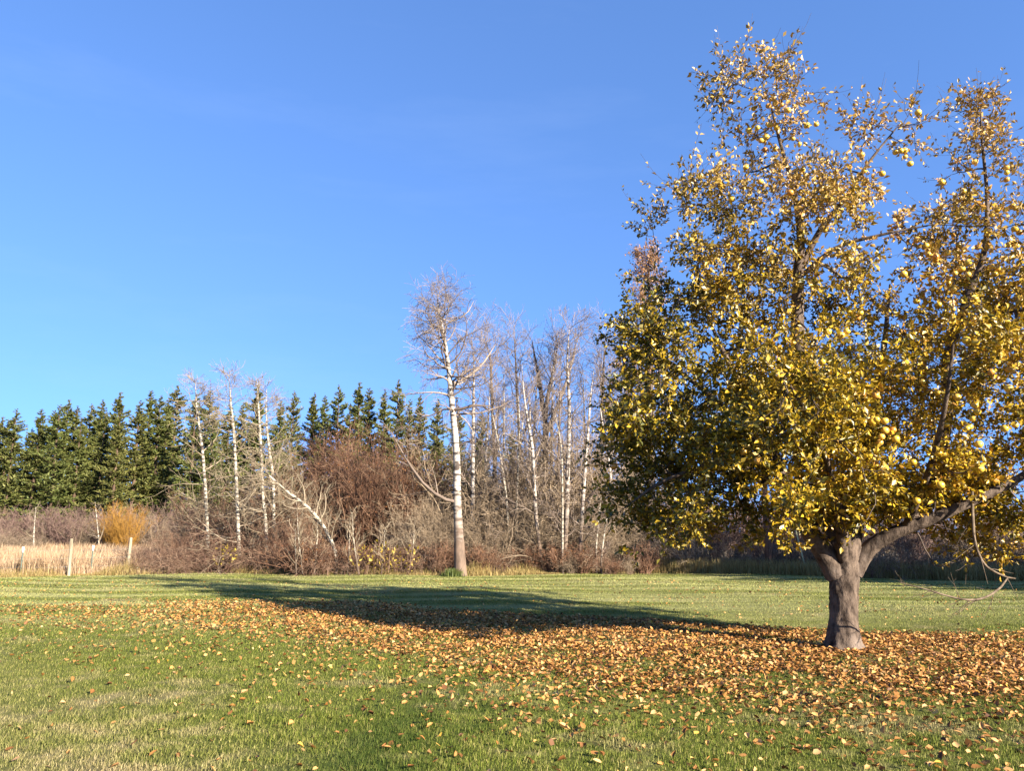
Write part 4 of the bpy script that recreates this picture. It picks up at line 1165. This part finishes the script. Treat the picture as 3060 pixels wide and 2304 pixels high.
for i, px in enumerate([1530, 1620, 1700, 1790, 1880, 1990, 2100]):
    conifer(px, 1290 + rng.uniform(-25, 40), 95 + rng.uniform(-5, 5), i % 5, 'far conifer glimpsed between the birches, %s from the left' % ORD[i], 'far conifers behind the birches', 1.1)
for i, px in enumerate([2230, 2380, 2520, 2660, 2800, 2950, 3090]):
    conifer(px, 1440 + rng.uniform(-30, 30), 120 + rng.uniform(-8, 8), i % 5, 'far conifer behind the apple tree crown, %s from the left' % ORD[i], 'far conifers behind the apple tree', 1.3)
for i, px in enumerate(range(-110, 900, 78)):
    conifer(px, 1270 + rng.uniform(-15, 35), 118 + rng.uniform(-5, 5), [0, 2, 4][i % 3], 'dim conifer deep in the forest between the front trees, %s from the left' % ORD[i], 'deep forest conifers', 1.35)
for i, px in enumerate(range(890, 1500, 68)):
    conifer(px, 1300 + rng.uniform(-15, 35), 108 + rng.uniform(-5, 5), [2, 0, 4][i % 3], 'dim conifer low behind the thicket and its conifers, %s from the left' % ORD[i], 'deep thicket conifers', 1.35)
# tall conifers standing to the right of the camera, whose shade falls on the right hand brush
sd = np.array([math.sin(SUN_AZ), math.cos(SUN_AZ)]); pd = np.array([-sd[1], sd[0]])
for i, (a, b, H) in enumerate([(5.0, 27.6, 13.4), (5.4, 30.0, 12.6), (4.8, 32.4, 13.0), (5.2, 34.8, 12.4), (5.0, 37.2, 13.0), (7.6, 28.8, 12.6), (7.4, 31.2, 12.8), (7.6, 33.6, 12.2), (7.4, 36.0, 12.6)]):
    q = sd * a + pd * b
    copy = copy_tree(cprotos[[0, 2][i % 2]], (q[0], q[1], 0), rng.uniform(0, 6.28), (H / 17 * 1.45, H / 17 * 1.45, H / 17))
    tag(copy, 'dense conifer of the windbreak right of the apple tree, %s of the row' % ORD[i], 'tree', 'windbreak conifers')

# ------------------------------------------------------------------ fence
fence_pts = {'a': (75, 28.6), 'b': (219, 29.0), 'c': (283, 30.0), 'd': (391, 31.0), 'z': (-160, 28.0)}
f0 = at(219, 1590, 29.0); f0 = np.array([f0[0], 29.0, 0.0])
fence = empty('wire_fence', tuple(f0)); tag(fence, 'low wire fence with wooden and steel posts at the meadow edge', 'fence')
def wood_post(px, Y, H, lean):
    c = at(px, 1590, Y)
    b = np.array([c[0], Y, -.2])
    path = [b, b + [lean * .3, 0, .5], b + [lean, 0, H + .18], b + [lean, 0, H + .2]]
    V, F, P, R = bark_tube(path, [.062, .06, .055, .04], 24, 14, .03, int(px))
    g = Geo(); g.add(V - f0, F)
    g.add((P[-1:] + [0, 0, .01]) - f0, np.zeros((0, 3), int))
    ci = np.arange(14) + 23 * 14
    g.F.setdefault(3, []).append(np.stack([ci, np.roll(ci, -1), np.full(14, 24 * 14)], 1))
    o = add_obj('wooden_post', g.data('wooden_post', M['post_wood']), fence)
    return o
def box_geo(c, s):
    c = np.array(c); s = np.array(s) / 2
    V = np.array([[x, y, z] for z in (-1, 1) for y in (-1, 1) for x in (-1, 1)]) * s + c
    F = np.array([[0, 2, 3, 1], [4, 5, 7, 6], [0, 1, 5, 4], [2, 6, 7, 3], [0, 4, 6, 2], [1, 3, 7, 5]])
    return V, F
def steel_post(px, Y, H):
    c = at(px, 1590, Y); b = np.array([c[0], Y, 0]) - f0
    g = Geo()
    g.add(*box_geo(b + [0, 0, H / 2 - .1], (.045, .012, H + .1)))
    g.add(*box_geo(b + [0, .022, H / 2 - .1], (.010, .030, H + .098)))
    for k in range(9): g.add(*box_geo(b + [0, -.011, .2 + k * H * .08], (.02, .008, .02)))
    p = add_obj('steel_post', g.data('steel_post', M['steel_green'], False), fence)
    g = Geo(); g.add(*box_geo(b + [0, .004, H - .06], (.06, .05, .20)))
    add_obj('white_cap', g.data('white_cap', M['white_paint'], False), p)
wood_post(219, 29.0, 1.30, -.03); wood_post(391, 31.0, 1.32, .03); wood_post(-160, 28.0, 1.3, 0)
steel_post(75, 28.6, 1.02); steel_post(283, 30.0, 1.05); steel_post(-40, 28.3, 1.02)
pts_ = []
for px, Y in [(-160, 28.0), (-40, 28.3), (75, 28.6), (219, 29.0), (283, 30.0), (391, 31.0)]:
    c = at(px, 1590, Y); pts_.append([c[0], Y - .06, 0])
pts_ = np.array(pts_)
for hz in (.35, .65, .95):
    seg = []
    for i in range(len(pts_) - 1):
        for t in np.linspace(0, 1, 6)[:-1]:
            q = pts_[i] * (1 - t) + pts_[i + 1] * t; seg.append(q + [0, 0, hz - .03 * 4 * t * (1 - t)])
    seg.append(pts_[-1] + [0, 0, hz])
    seg = np.array(seg)
    V, F = tubes(seg[None], np.full((1, len(seg)), .0025), 4)
    g = Geo(); g.add(V - f0, F)
    add_obj('fence_wire', g.data('fence_wire', M['wire']), fence)

# ------------------------------------------------------------------ utility pole behind the apple tree
pb = at(2292, 1590, 31.5); pb = np.array([pb[0], 31.5, 0])
pole = empty('utility_pole', tuple(pb)); tag(pole, 'brown wooden utility pole standing in shade behind the apple tree', 'pole')
V, F, P, R = bark_tube([[0, 0, -.2], [0, 0, 3], [.02, 0, 6], [.03, 0, 8.2]], [.135, .125, .115, .105], 40, 16, .02, 4)
g = Geo(); g.add(V, F)
ci = np.arange(16) + 39 * 16
g.add([[.03, 0, 8.22]], np.zeros((0, 3), int)); g.F.setdefault(3, []).append(np.stack([ci, np.roll(ci, -1), np.full(16, 640)], 1))
add_obj('pole', g.data('pole', M['pole_wood']), pole)
g = Geo(); g.add(*box_geo((.03, -.13, 7.8), (1.8, .09, .11))); arm = add_obj('crossarm', g.data('crossarm', M['pole_wood'], False), pole)
for x in (-.75, .1, .8):
    V, F, P, R = bark_tube([[x, -.13, 7.85], [x, -.13, 7.93], [x, -.13, 8.0], [x, -.13, 8.06]], [.02, .05, .045, .02], 10, 10, 0, 1)
    g = Geo(); g.add(V, F); add_obj('insulator', g.data('insulator', M['ceramic']), arm)
ga = at(2402, 1590, 30.9); ga = np.array([ga[0], 30.9, 0]) - pb
top_ = np.array([.03, -.1, 7.4])
V, F = tubes(np.stack([ga + [0, 0, -.1], top_])[None], np.full((1, 2), .007), 5)
g = Geo(); g.add(V, F); add_obj('guy_wire', g.data('guy_wire', M['wire']), pole)
dv = (top_ - ga) / np.linalg.norm(top_ - ga)
V, F = tubes(np.stack([ga + dv * .15, ga + dv * 2.3])[None], np.full((1, 2), .028), 10)
g = Geo(); g.add(V, F); add_obj('guy_guard', g.data('guy_guard', M['guard']), pole)

print('objects', len(bpy.data.objects), 'tris', sum(len(m.loops) - 2 * len(m.polygons) for m in bpy.data.meshes))
